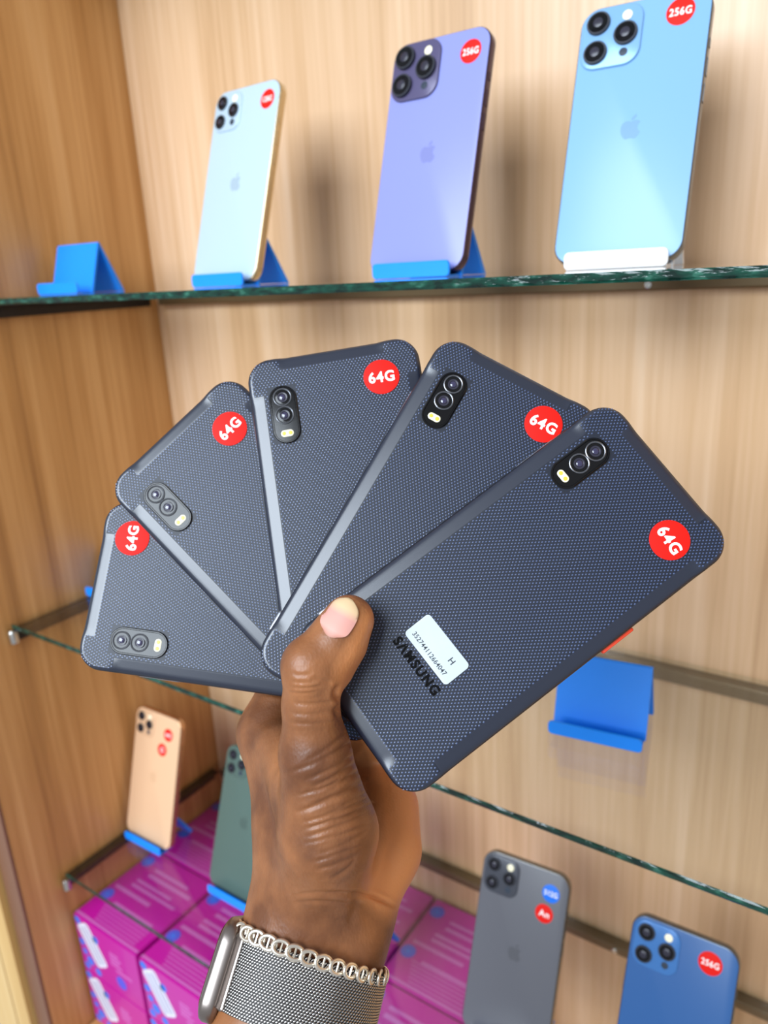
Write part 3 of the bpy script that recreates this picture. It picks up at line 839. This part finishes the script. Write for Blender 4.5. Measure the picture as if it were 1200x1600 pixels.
# forearm and wrist: two rods side by side make the oval section
cone(ARM0 - off, MIDA - off * 1.4, 20.5, 25, 0.010); cone(ARM0 + off, MIDA + off * 1.4, 20.5, 25, 0.010)
cone(MIDA - off * 1.4, ELB - off * 1.7, 25, 32, 0.010); cone(MIDA + off * 1.4, ELB + off * 1.7, 25, 32, 0.010)
# back of the hand along the index metacarpal
WL = ARM0 - off; WR = ARM0 + off
cone(WL, P(474, 1300, 0.327), 20.5, 18.5, 0.012)
cone(P(474, 1300, 0.327), P(423, 1145, 0.350), 18.5, 14.2, 0.012)
# middle, ring, little metacarpals further back
cone(P(505, 1400, 0.330), P(470, 1160, 0.372), 18, 13, 0.012)
cone(P(530, 1400, 0.335), P(530, 1180, 0.385), 17, 12, 0.012)
# heel of the palm on the little-finger side
cone(WR, P(592, 1325, 0.338), 19, 16.5, 0.010)
cone(P(592, 1325, 0.338), P(596, 1262, 0.352), 16.5, 14.5, 0.010)
cone(P(596, 1262, 0.352), P(588, 1205, 0.378), 14.5, 11.5, 0.010)
# palm hollow fill
cone(P(520, 1330, 0.325), P(490, 1210, 0.345), 17, 13, 0.012)
# ball of the thumb
cone(P(505, 1395, 0.312), P(512, 1300, 0.299), 18, 19.2, 0.010)
cone(P(512, 1300, 0.299), P(492, 1175, 0.2895), 19.2, 13.0, 0.0035)
# web to the index finger
cone(P(470, 1225, 0.312), P(440, 1165, 0.332), 13, 10, 0.010)
# thumb
cone(P(492, 1175, 0.2895), P(485, 1100, 0.2855), 13.0, 10.2, 0.004)
cone(P(485, 1100, 0.2855), P(493, 1040, 0.2835), 10.2, 11.2, 0.003)
cone(P(499, 1038, 0.2835), P(527, 1001, 0.2850), 11.4, 10.4, 0.004)
cone(P(527, 1001, 0.2850), P(545, 969, 0.2862), 10.2, 9.5, 0.004)
cone(P(517, 1042, 0.2880), P(533, 1006, 0.2890), 9.0, 9.6, 0.002)
# knuckle of the bent thumb joint
cone(P(478, 1052, 0.2800), P(476, 1040, 0.2800), 7.4, 7.4, 0.006)
# four fingers reaching up behind the stack and hooking over it
def back_z(px, py, lift):
    """depth of the rearmost phone's screen side at a place of the photo, plus lift"""
    d = np.array([(px - 600) / FPX, (py - 800) / FPX, 1.0])
    o_ = FO + NRM * (FT * 4 + PT / 2 + 0.0006 + lift)
    return (o_ @ NRM) / (d @ NRM)
def PB(px, py, lift): return P(px, py, back_z(px, py, lift))
cone(P(423, 1145, 0.350), PB(446, 1060, 0.0115), 14.0, 10.6, 0.006)
cone(PB(446, 1060, 0.0112), PB(486, 960, 0.0098), 10.4, 9.6, 0.003)
cone(PB(486, 960, 0.0096), PB(540, 890, 0.0088), 9.4, 8.6, 0.003)
cone(PB(540, 890, 0.0086), PB(590, 852, 0.0078), 8.4, 7.4, 0.003)
cone(P(470, 1160, 0.372), PB(505, 1060, 0.0125), 13, 10.8, 0.006)
cone(PB(505, 1060, 0.0115), PB(556, 975, 0.0102), 10.6, 9.8, 0.003)
cone(PB(556, 975, 0.0100), PB(612, 915, 0.0090), 9.6, 8.8, 0.003)
cone(PB(612, 915, 0.0088), PB(660, 880, 0.0080), 8.6, 7.6, 0.003)
cone(P(530, 1180, 0.385), PB(566, 1090, 0.0125), 12, 10.4, 0.006)
cone(PB(566, 1090, 0.0112), PB(622, 1015, 0.0100), 10.2, 9.4, 0.003)
cone(PB(622, 1015, 0.0096), PB(674, 960, 0.0086), 9.2, 8.4, 0.003)
cone(PB(674, 960, 0.0084), PB(716, 930, 0.0076), 8.2, 7.2, 0.003)
cone(P(588, 1205, 0.378), PB(620, 1120, 0.0115), 11, 9.0, 0.006)
cone(PB(620, 1120, 0.0098), PB(668, 1060, 0.0088), 8.9, 8.2, 0.003)
cone(PB(668, 1060, 0.0086), PB(708, 1022, 0.0078), 8.0, 7.2, 0.003)
cone(PB(708, 1022, 0.0076), PB(738, 1002, 0.0070), 7.2, 6.4, 0.003)

VX = 0.00066
allp = np.array([q for h in HP for q in (h[0], h[1])])
rad = max(max(h[2], h[3]) for h in HP)
lo = allp.min(0) - rad - 0.004; hi = allp.max(0) + rad + 0.004
nx, ny, nz = [int(math.ceil((hi[i] - lo[i]) / VX)) + 1 for i in range(3)]
F = np.full((nx, ny, nz), 0.03, dtype=np.float32)
ax_ = [lo[i] + VX * np.arange(n) for i, n in enumerate((nx, ny, nz))]
for (a, b_, r0, r1, k) in HP:
    m_ = max(r0, r1) + k + 0.003
    l_ = np.minimum(a, b_) - m_; h_ = np.maximum(a, b_) + m_
    sl = [slice(max(0, int((l_[i] - lo[i]) / VX)), min((nx, ny, nz)[i], int((h_[i] - lo[i]) / VX) + 2)) for i in range(3)]
    G = np.stack(np.meshgrid(*[ax_[i][sl[i]].astype(np.float32) for i in range(3)], indexing='ij'), -1)
    d = sdf_cone(G, a.astype(np.float32), b_.astype(np.float32), r0, r1).astype(np.float32)
    o_ = F[tuple(sl)]
    hh = np.clip(0.5 + 0.5 * (o_ - d) / k, 0, 1)
    F[tuple(sl)] = o_ * (1 - hh) + d * hh - k * hh * (1 - hh)
# keep the surface out of the phones it grips
for i in range(5):
    c_, X_, Y_, Z_ = fan_axes(i)
    cor = np.array([c_ + sx * X_ * PW / 2 + sy * Y_ * PH / 2 + sz * Z_ * PT / 2 for sx in (-1, 1) for sy in (-1, 1) for sz in (-1, 1)])
    l_ = cor.min(0) - 0.002; h_ = cor.max(0) + 0.002
    sl = [slice(min((nx, ny, nz)[j], max(0, int((l_[j] - lo[j]) / VX))), max(0, min((nx, ny, nz)[j], int((h_[j] - lo[j]) / VX) + 2))) for j in range(3)]
    G = np.stack(np.meshgrid(*[ax_[j][sl[j]] for j in range(3)], indexing='ij'), -1) - c_
    u_ = np.abs(G @ X_) - (PW / 2 - PR); v_ = np.abs(G @ Y_) - (PH / 2 - PR); z_ = np.abs(G @ Z_) - (PT / 2 + 0.0002)
    dd = np.sqrt(np.maximum(u_, 0) ** 2 + np.maximum(v_, 0) ** 2) + np.minimum(np.maximum(u_, v_), 0) - PR - 0.0004
    bx_ = np.maximum(dd, z_)
    F[tuple(sl)] = np.maximum(F[tuple(sl)], -bx_)

def surface_nets(F):
    S = F < 0
    nx, ny, nz = F.shape
    cnt = np.zeros((nx - 1, ny - 1, nz - 1), np.int8)
    for dx in (0, 1):
        for dy in (0, 1):
            for dz in (0, 1):
                cnt += S[dx:nx - 1 + dx, dy:ny - 1 + dy, dz:nz - 1 + dz]
    act = (cnt > 0) & (cnt < 8)
    idx = np.full(act.shape, -1, np.int64)
    cells = np.argwhere(act); idx[act] = np.arange(len(cells))
    acc = np.zeros((len(cells), 3)); num = np.zeros(len(cells))
    corners = [(0, 0, 0), (1, 0, 0), (0, 1, 0), (1, 1, 0), (0, 0, 1), (1, 0, 1), (0, 1, 1), (1, 1, 1)]
    val = [F[cells[:, 0] + c[0], cells[:, 1] + c[1], cells[:, 2] + c[2]].astype(float) for c in corners]
    for i in range(8):
        for j in range(i + 1, 8):
            if sum(abs(a - b_) for a, b_ in zip(corners[i], corners[j])) != 1: continue
            m_ = (val[i] < 0) != (val[j] < 0)
            t = np.where(m_, val[i] / np.where(m_, val[i] - val[j], 1), 0)
            p_ = np.array(corners[i]) + t[:, None] * (np.array(corners[j]) - np.array(corners[i]))
            acc[m_] += p_[m_]; num[m_] += 1
    V = cells + acc / num[:, None]
    Q = []
    for ax in range(3):
        o1, o2 = [(1, 2), (2, 0), (0, 1)][ax]
        A = S.take(range(0, S.shape[ax] - 1), ax); B = S.take(range(1, S.shape[ax]), ax)
        e = np.argwhere(A != B)
        e = e[(e[:, o1] > 0) & (e[:, o2] > 0) & (e[:, o1] < F.shape[o1] - 1) & (e[:, o2] < F.shape[o2] - 1)]
        ins = A[tuple(e.T)]
        def g(d1, d2):
            q = e.copy(); q[:, o1] -= d1; q[:, o2] -= d2
            return idx[tuple(q.T)]
        f = np.stack([g(0, 0), g(1, 0), g(1, 1), g(0, 1)], 1)
        f[~ins] = f[~ins][:, ::-1]
        Q.append(f)
    return V, np.concatenate(Q)
V, Q = surface_nets(F)
V = lo + V * VX

def relax(V, Q, it=4, lam=0.5):
    E = np.concatenate([Q[:, [0, 1]], Q[:, [1, 2]], Q[:, [2, 3]], Q[:, [3, 0]]]); E = np.concatenate([E, E[:, ::-1]])
    deg = np.bincount(E[:, 0], minlength=len(V))
    for _ in range(it):
        A = np.stack([np.bincount(E[:, 0], V[E[:, 1], i], len(V)) for i in range(3)], 1) / deg[:, None]
        V = V + lam * (A - V)
    return V
def normals(V, Q):
    n_ = np.cross(V[Q[:, 2]] - V[Q[:, 0]], V[Q[:, 3]] - V[Q[:, 1]])
    out = np.zeros_like(V)
    for k in range(4):
        for i in range(3): out[:, i] += np.bincount(Q[:, k], n_[:, i], len(V))
    return out / np.maximum(np.linalg.norm(out, axis=1, keepdims=True), 1e-12)
V = relax(V, Q, 6)
Nn = normals(V, Q)
if (Nn * (V - V.mean(0))).sum() < 0: Q = Q[:, ::-1]; Nn = -Nn
# skin folds: grooves along lines laid over the ball of the thumb, the joints and the wrist
PXY = np.stack([600 + FPX * V[:, 0] / V[:, 2], 800 + FPX * V[:, 1] / V[:, 2]], 1)
facing = -(Nn * (V / np.linalg.norm(V, axis=1, keepdims=True))).sum(1)
def seg_dist(pts, line):
    best = np.full(len(pts), 1e9); tpar = np.zeros(len(pts)); L = len(line) - 1
    for i in range(L):
        a, b_ = np.array(line[i], float), np.array(line[i + 1], float)
        ab = b_ - a; t = np.clip(((pts - a) @ ab) / (ab @ ab), 0, 1)
        d = np.linalg.norm(pts - a - t[:, None] * ab, axis=1)
        m_ = d < best; best[m_] = d[m_]; tpar[m_] = (i + t[m_]) / L
    return best, tpar
def arc(p0, p1, p2, n=10):
    p0, p1, p2 = map(np.array, (p0, p1, p2))
    return [tuple((1 - t) ** 2 * p0 + 2 * t * (1 - t) * p1 + t * t * p2) for t in np.linspace(0, 1, n)]
folds = []
for k in range(15):
    t = k / 14.0
    x0 = 440 + 52 * t + rng.uniform(-14, 26); y0 = 1196 + 176 * t + rng.uniform(-4, 4)
    x2 = 548 + 46 * math.sin(math.pi * min(1, 0.15 + t * 0.75)) + rng.uniform(-6, 4); y2 = 1118 + 228 * t + rng.uniform(-8, 8)
    xm = x0 + (x2 - x0) * 0.55; ym = y0 + 2 + (y2 - y0) * 0.34 + rng.uniform(-4, 6)
    folds.append((arc((x0, y0), (xm, ym), (x2, y2)), rng.uniform(0.22, 0.62), rng.uniform(1.9, 3.4)))
for k in range(12):
    t = rng.uniform(0, 1); x0 = 470 + 60 * rng.uniform(0, 1) + 20 * t; y0 = 1190 + 165 * t
    folds.append((arc((x0, y0), (x0 + 22, y0 - 8), (x0 + 42, y0 - 30 + 18 * t)), 0.28, 1.8))
for yy, x0, x1, dp in ((1064, 452, 498, 0.30), (1072, 450, 505, 0.35), (1080, 450, 500, 0.25), (1052, 456, 490, 0.25), (1097, 455, 520, 0.3), (1113, 452, 520, 0.25), (1128, 450, 525, 0.25)):
    folds.append((arc((x0, yy), ((x0 + x1) / 2, yy + 7), (x1, yy - 2)), dp, 2.2))
folds.append((arc((534, 1070), (512, 1086), (536, 1098)), 1.0, 4.0))
folds.append((arc((536, 1102), (515, 1108), (532, 1122)), 0.8, 3.5))
folds.append((arc((520, 1068), (500, 1062), (478, 1056)), 0.35, 2.6))
folds.append((arc((505, 1398), (560, 1385), (622, 1420)), 0.55, 3.0)); folds.append((arc((545, 1392), (590, 1398), (628, 1425)), 0.5, 3.0))
folds.append((arc((562, 1385), (554, 1425), (545, 1450)), 0.40, 7.0))
folds.append((arc((455, 1400), (510, 1388), (556, 1402)), 0.25, 3.0)); folds.append((arc((450, 1412), (510, 1402), (560, 1416)), 0.2, 2.6))
fronty = np.clip(facing * 3, 0, 1) * (V[:, 2] < 0.335)
D = np.zeros(len(V))
for line, dep, wd in folds:
    xs = [p[0] for p in line]; ys = [p[1] for p in line]
    s_ = (PXY[:, 0] > min(xs) - 20) & (PXY[:, 0] < max(xs) + 20) & (PXY[:, 1] > min(ys) - 20) & (PXY[:, 1] < max(ys) + 20)
    d, t = seg_dist(PXY[s_], line)
    fade = np.clip(np.minimum(t, 1 - t) * 5, 0, 1)
    D[s_] += dep * 0.001 * fade * (np.exp(-(d / wd) ** 2) - 0.45 * np.exp(-((d - 2.4 * wd) / (1.6 * wd)) ** 2))
V2 = V - Nn * (D * fronty)[:, None]
# paler palm skin: the hollow of the hand and the pad side of the thumb
def px_side(px_line_x, soft): return np.clip((PXY[:, 0] - px_line_x) / soft, 0, 1)
yq = PXY[:, 1]
thx = np.interp(yq, [930, 960, 1000, 1040, 1085, 1110, 1160, 1207, 1267, 1310, 1357, 1403, 1440], [590, 566, 548, 528, 520, 532, 566, 584, 594, 595, 582, 562, 600])
wline = np.clip((PXY[:, 0] - thx + 12) / 24, 0, 1)
palm = wline * np.clip((1452 - yq) / 50, 0, 1)
palm = np.maximum(palm, np.clip((V[:, 2] - 0.345) / 0.02, 0, 1) * 0.5)
# colour of the back of the hand is a touch redder towards the index knuckle
wv = np.array([c2w(p) for p in V2]) if False else CAM + V2 @ RW.T
me = bpy.data.meshes.new('person')
me.vertices.add(len(wv)); me.vertices.foreach_set('co', (wv).ravel())
nl = len(Q) * 4
me.loops.add(nl); me.polygons.add(len(Q))
me.loops.foreach_set('vertex_index', Q.ravel().astype(np.int32))
me.polygons.foreach_set('loop_start', np.arange(0, nl, 4, dtype=np.int32))
me.polygons.foreach_set('use_smooth', np.ones(len(Q), dtype=bool))
at = me.attributes.new('palm_skin', 'FLOAT', 'POINT'); at.data.foreach_set('value', palm.astype(np.float32))
me.update(calc_edges=True); me.validate()

def skin_mat():
    m = bpy.data.materials.new('dark_skin'); m.use_nodes = True
    nt = m.node_tree; L = nt.links.new; b = nt.nodes['Principled BSDF']
    tc = nt.nodes.new('ShaderNodeTexCoord')
    at = nt.nodes.new('ShaderNodeAttribute'); at.attribute_name = 'palm_skin'
    n1 = nt.nodes.new('ShaderNodeTexNoise'); n1.inputs['Scale'].default_value = 45; n1.inputs['Detail'].default_value = 5
    mx = nt.nodes.new('ShaderNodeMix'); mx.data_type = 'RGBA'
    mx.inputs['A'].default_value = lin((104, 62, 36)); mx.inputs['B'].default_value = lin((154, 99, 60))
    m2 = nt.nodes.new('ShaderNodeMix'); m2.data_type = 'RGBA'; m2.inputs['B'].default_value = lin((214, 142, 88))
    L(tc.outputs['Object'], n1.inputs['Vector'])
    rp = nt.nodes.new('ShaderNodeValToRGB'); rp.color_ramp.elements[0].position = 0.35; rp.color_ramp.elements[1].position = 0.68
    L(n1.outputs['Fac'], rp.inputs[0]); L(rp.outputs[0], mx.inputs['Factor'])
    L(mx.outputs['Result'], m2.inputs['A']); L(at.outputs['Fac'], m2.inputs['Factor'])
    L(m2.outputs['Result'], b.inputs['Base Color'])
    b.inputs['Roughness'].default_value = 0.41
    b.inputs['Specular IOR Level'].default_value = 0.42
    b.inputs['Subsurface Weight'].default_value = 0.12
    b.inputs['Subsurface Radius'].default_value = (1.0, 0.4, 0.2)
    b.inputs['Subsurface Scale'].default_value = 0.002
    vo = nt.nodes.new('ShaderNodeTexVoronoi'); vo.inputs['Scale'].default_value = 900
    mp = nt.nodes.new('ShaderNodeMapping'); mp.inputs['Scale'].default_value = (1, 1, 0.6)
    n2 = nt.nodes.new('ShaderNodeTexNoise'); n2.inputs['Scale'].default_value = 260; n2.inputs['Detail'].default_value = 4
    L(tc.outputs['Object'], mp.inputs[0]); L(mp.outputs[0], vo.inputs['Vector']); L(tc.outputs['Object'], n2.inputs['Vector'])
    ad = nt.nodes.new('ShaderNodeMath'); ad.operation = 'MULTIPLY_ADD'; ad.inputs[1].default_value = 0.5
    L(vo.outputs['Distance'], ad.inputs[0]); L(n2.outputs['Fac'], ad.inputs[2])
    bp = nt.nodes.new('ShaderNodeBump'); bp.inputs['Strength'].default_value = 0.35; bp.inputs['Distance'].default_value = 0.0004
    L(ad.outputs[0], bp.inputs['Height']); L(bp.outputs[0], b.inputs['Normal'])
    return m
me.materials.append(skin_mat())
person = bpy.data.objects.new('person', me); C.objects.link(person)
tag(person, 'left hand and forearm held up from below, gripping five fanned phones under the thumb', 'person')

# thumbnail: curved plate lying on the thumb's last joint
from mathutils.bvhtree import BVHTree
bvh = BVHTree.FromPolygons([Vector(p) for p in V2.tolist()], Q.tolist())
nv = []; nf = []; nu, nw = 15, 19
na = np.array([516.0, 990.0]); nb = np.array([547.5, 935.5])      # root and tip of the nail's axis
dirn = (nb - na) / np.linalg.norm(nb - na); side = np.array([-dirn[1], dirn[0]])
for j in range(nw):
    t = j / (nw - 1)
    half = 26.5 * (0.80 + 0.20 * math.sin(math.pi * min(1, t * 0.9 + 0.1)))
    if t > 0.72: half *= math.sqrt(max(0.02, 1 - ((t - 0.72) / 0.285) ** 2))
    if t < 0.16: half *= 0.55 + 0.45 * math.sqrt(max(0.0, 1 - ((0.16 - t) / 0.16) ** 2))
    for i in range(nu):
        s_ = 2 * i / (nu - 1) - 1
        q = na + dirn * (t * np.linalg.norm(nb - na) - 5 * (1 - s_ * s_) * (t < 0.5) * (1 - 2 * t)) + side * s_ * half
        d = Vector(((q[0] - 600) / FPX, (q[1] - 800) / FPX, 1.0)).normalized()
        hit = bvh.ray_cast(Vector((0, 0, 0)), d)
        z_ = hit[0] if hit[0] is not None else bvh.find_nearest(d * 0.285)[0]
        nv.append(np.array(z_))
nv = np.array(nv).reshape(nw, nu, 3)
for _ in range(3):   # even the plate out, keep its arch
    nv[1:-1] = nv[1:-1] * 0.5 + 0.25 * (nv[2:] + nv[:-2])
lift = np.array([0.05, -0.12, -1.0]); lift /= np.linalg.norm(lift)
topv = nv + lift * 0.0007; botv = nv - lift * 0.0004
idx2 = lambda k, j, i: k * nw * nu + j * nu + i
for j in range(nw - 1):
    for i in range(nu - 1):
        nf.append((idx2(0, j, i), idx2(0, j, i + 1), idx2(0, j + 1, i + 1), idx2(0, j + 1, i)))
        nf.append((idx2(1, j, i), idx2(1, j + 1, i), idx2(1, j + 1, i + 1), idx2(1, j, i + 1)))
for j in range(nw - 1):
    for i in (0, nu - 1): nf.append((idx2(0, j, i), idx2(0, j + 1, i), idx2(1, j + 1, i), idx2(1, j, i)))
for i in range(nu - 1):
    for j in (0, nw - 1): nf.append((idx2(0, j, i), idx2(0, j, i + 1), idx2(1, j, i + 1), idx2(1, j, i)))
allv = np.concatenate([topv.reshape(-1, 3), botv.reshape(-1, 3)])
M_nail = mat('nail_pink', (216, 150, 132), 0.36)
nt = M_nail.node_tree
# pink bed, cream free edge: runs along the nail
an = nt.nodes.new('ShaderNodeAttribute'); an.attribute_name = 'along'
cr = nt.nodes.new('ShaderNodeValToRGB'); e0, e1 = cr.color_ramp.elements
e0.position = 0.0; e0.color = lin((176, 118, 98)); e1.position = 1.0; e1.color = lin((222, 194, 150))
for p_, c_ in ((0.16, (224, 164, 150)), (0.52, (216, 156, 144)), (0.74, (224, 190, 150))):
    e = cr.color_ramp.elements.new(p_); e.color = lin(c_)
nt.links.new(an.outputs['Fac'], cr.inputs[0]); nt.links.new(cr.outputs[0], nt.nodes['Principled BSDF'].inputs['Base Color'])
nail = mk('thumbnail', (CAM + allv @ RW.T), nf, M_nail, person, smooth=True)
nail['label'] = 'pink thumbnail with cream tip'
al = nail.data.attributes.new('along', 'FLOAT', 'POINT')
al.data.foreach_set('value', np.tile(np.repeat(np.linspace(0, 1, nw), nu), 2).astype(np.float32))
autosmooth(nail, 75)

# ------------------------------------------------------------------ watch
M_mesh = mat('steel_mesh_wire', (206, 202, 198), 0.24, 1.0)
M_meshd = mat('dark_gap', (34, 32, 32), 0.5, 0.6)
M_case = mat('watch_case_steel', (150, 140, 134), 0.34, 1.0, var=0.05)
BC = ARM0 + AX * 0.0262
def ring(th, a, b_, p=2.25):
    c, s_ = math.cos(th), math.sin(th)
    r = (abs(c / a) ** p + abs(s_ / b_) ** p) ** (-1 / p)
    return E1 * (r * c) + E2 * (r * s_)
wt = thing('wrist_watch', 'steel wrist watch on a woven mesh band below the chain bracelet', 'watch', loc=tuple(c2w(BC)))
def wl(p): return RW @ (np.asarray(p) - BC)      # watch-local
BA, BB, BWD = 0.0312, 0.0236, 0.0262
n = 120; mb = MB(); vs = []; fs = []
for k in range(n):
    th = 2 * math.pi * k / n
    for (dr, dz) in ((0, -BWD / 2), (0.0010, -BWD / 2), (0.0010, BWD / 2), (0, BWD / 2)):
        vs.append(wl(BC + ring(th, BA + dr, BB + dr) + AX * dz))
for k in range(n):
    k2 = (k + 1) % n
    for j in range(4): fs.append((k * 4 + j, k2 * 4 + j, k2 * 4 + (j + 1) % 4, k * 4 + (j + 1) % 4))
mb.add(vs, fs); mb.build('band', M_meshd, wt)
# woven wires of the band: small slanted loops, staggered row by row
gv = []; gf = []
ths = np.linspace(0, 2 * math.pi, 2001); pts = np.array([ring(t, BA + 0.0011, BB + 0.0011) for t in ths])
cum = np.concatenate([[0], np.cumsum(np.linalg.norm(np.diff(pts, axis=0), axis=1))])
per = cum[-1]; nc = int(per / 0.00125); rows = 27
for c_ in range(nc):
    for r_ in range(rows):
        s_ = ((c_ + (0.5 if r_ % 2 else 0)) / nc) * per
        th = np.interp(s_ % per, cum, ths)
        p_ = ring(th, BA + 0.0010, BB + 0.0010); q_ = ring(th + 0.01, BA + 0.0010, BB + 0.0010)
        tg = (q_ - p_) / np.linalg.norm(q_ - p_); no = np.cross(AX, tg); no = no if no @ p_ > 0 else -no
        ce = BC + p_ + AX * (-BWD / 2 + (r_ + 0.5) * BWD / rows)
        l1 = (tg * 0.80 + AX * 0.60); l2 = np.cross(no, l1)
        b0 = len(gv)
        for v_ in (ce + l1 * 0.00070, ce + l2 * 0.00036 + no * 0.0001, ce - l1 * 0.00070, ce - l2 * 0.00036 + no * 0.0001, ce + no * 0.00042): gv.append(wl(v_))
        gf += [(b0, b0 + 1, b0 + 4), (b0 + 1, b0 + 2, b0 + 4), (b0 + 2, b0 + 3, b0 + 4), (b0 + 3, b0, b0 + 4)]
mo = mk('woven_wire', gv, gf, M_mesh, wt, smooth=True); mo['kind'] = 'stuff'
autosmooth(mo, 85)
# case on the back of the wrist (left in the photo)
CN = -E1 * 0.985 - E2 * 0.17; CN /= np.linalg.norm(CN)
CT = np.cross(AX, CN); CT /= np.linalg.norm(CT)
CC = BC + CN * (BA - 0.0026) + AX * 0.0012
def case_loop(wd, ht, r, lay, name, m, parent):
    mb = MB(); slab(mb, wd, ht, r, lay, plane='xy', n=8)
    mb.v = [wl(CC + CT * v_[0] + AX * v_[1] + CN * v_[2]) for v_ in mb.v]
    return mb.build(name, m, parent)
cs = case_loop(0.0350, 0.0375, 0.0090, [(0.006, -0.0012), (0.0022, -0.0008), (0.0004, 0.0004), (0.0, 0.0012), (0.0, 0.0046), (0.0006, 0.0058), (0.0020, 0.0066), (0.0036, 0.0068)], 'case', M_case, wt)
case_loop(0.0280, 0.0330, 0.007, [(0.0, 0.0066), (0.0, 0.0070), (0.0012, 0.0076)], 'watch_glass', M_blk, wt)
for sgn in (-1, 1):   # lugs where the band meets the case
    mb = MB(); slab(mb, 0.0050, BWD + 0.0006, 0.0012, [(0.0, -0.0012), (0.0, 0.0010), (0.0005, 0.0014)], plane='xy', n=4)
    base = BC + ring(math.pi - sgn * 0.40, BA + 0.0006, BB + 0.0006)
    p1_ = ring(math.pi - sgn * 0.38, BA, BB); p2_ = ring(math.pi - sgn * 0.44, BA, BB)
    tg = (p2_ - p1_) / np.linalg.norm(p2_ - p1_); no = np.cross(AX, tg); no = no if no @ p1_ > 0 else -no
    mb.v = [wl(base + tg * v_[0] + AX * v_[1] + no * v_[2]) for v_ in mb.v]
    mb.build('lug', M_case, wt)

# ------------------------------------------------------------------ chain bracelet
M_silver = mat('silver_chain', (242, 232, 216), 0.30, 1.0)
KC = ARM0 + AX * 0.0128 - E1 * 0.0006
KA, KB = 0.0318, 0.0275
def kring(th):
    p_ = ring(th, KA, KB, 2.1)
    return KC + p_ + AX * (0.0010 * math.cos(th) + 0.0002)
ch = thing('chain_bracelet', 'silver chain bracelet of barred oval links above the mesh watch band', 'bracelet', loc=tuple(c2w(KC)))
ths = np.linspace(0, 2 * math.pi, 1201); pts = np.array([kring(t) for t in ths]); cum = np.concatenate([[0], np.cumsum(np.linalg.norm(np.diff(pts, axis=0), axis=1))])
nlk = 33
# one link: oval ring with a crossbar
mb = MB(); mseg, pseg = 20, 8
vs = []; fs = []
for i in range(mseg):
    a = 2 * math.pi * i / mseg
    cx, cy = 0.00330 * math.cos(a), 0.00235 * math.sin(a)
    nxx, nyy = math.cos(a) * 0.00215, math.sin(a) * 0.00300; nl_ = math.hypot(nxx, nyy); nxx /= nl_; nyy /= nl_
    for j in range(pseg):
        b_ = 2 * math.pi * j / pseg
        rr_, hh = 0.00082 * math.cos(b_), 0.00066 * math.sin(b_)
        vs.append((cx + nxx * rr_, cy + nyy * rr_, hh))
for i in range(mseg):
    for j in range(pseg):
        fs.append((i * pseg + j, ((i + 1) % mseg) * pseg + j, ((i + 1) % mseg) * pseg + (j + 1) % pseg, i * pseg + (j + 1) % pseg))
mb.add(vs, fs)
vs = []; fs = []
for e_ in (-1, 1):
    for j in range(6): vs.append((0.00045 * math.cos(j * math.pi / 3), e_ * 0.0021, 0.00045 * math.sin(j * math.pi / 3)))
for j in range(6): fs.append((j, (j + 1) % 6, 6 + (j + 1) % 6, 6 + j))
mb.add(vs, fs)
link0 = mb.build('link', M_silver, ch, ang=60)
for k in range(nlk):
    o = link0 if k == 0 else link0.copy()
    if k: C.objects.link(o); o.parent = ch
    th = np.interp((k + 0.5) / nlk * cum[-1], cum, ths)
    p_ = kring(th); q_ = kring(th + 0.02)
    tg = (q_ - p_) / np.linalg.norm(q_ - p_); ra = p_ - KC - AX * ((p_ - KC) @ AX); no = ra - tg * (ra @ tg); no /= np.linalg.norm(no)
    si = np.cross(no, tg)
    an_ = 0.30 if k % 2 else 0.30
    tg2 = tg * math.cos(an_) + no * math.sin(an_); no2 = np.cross(tg2, si)
    m_ = np.eye(4); m_[:3, 0] = RW @ tg2; m_[:3, 1] = RW @ si; m_[:3, 2] = RW @ no2; m_[:3, 3] = RW @ (p_ - KC)
    o.matrix_local = Matrix(m_.tolist())
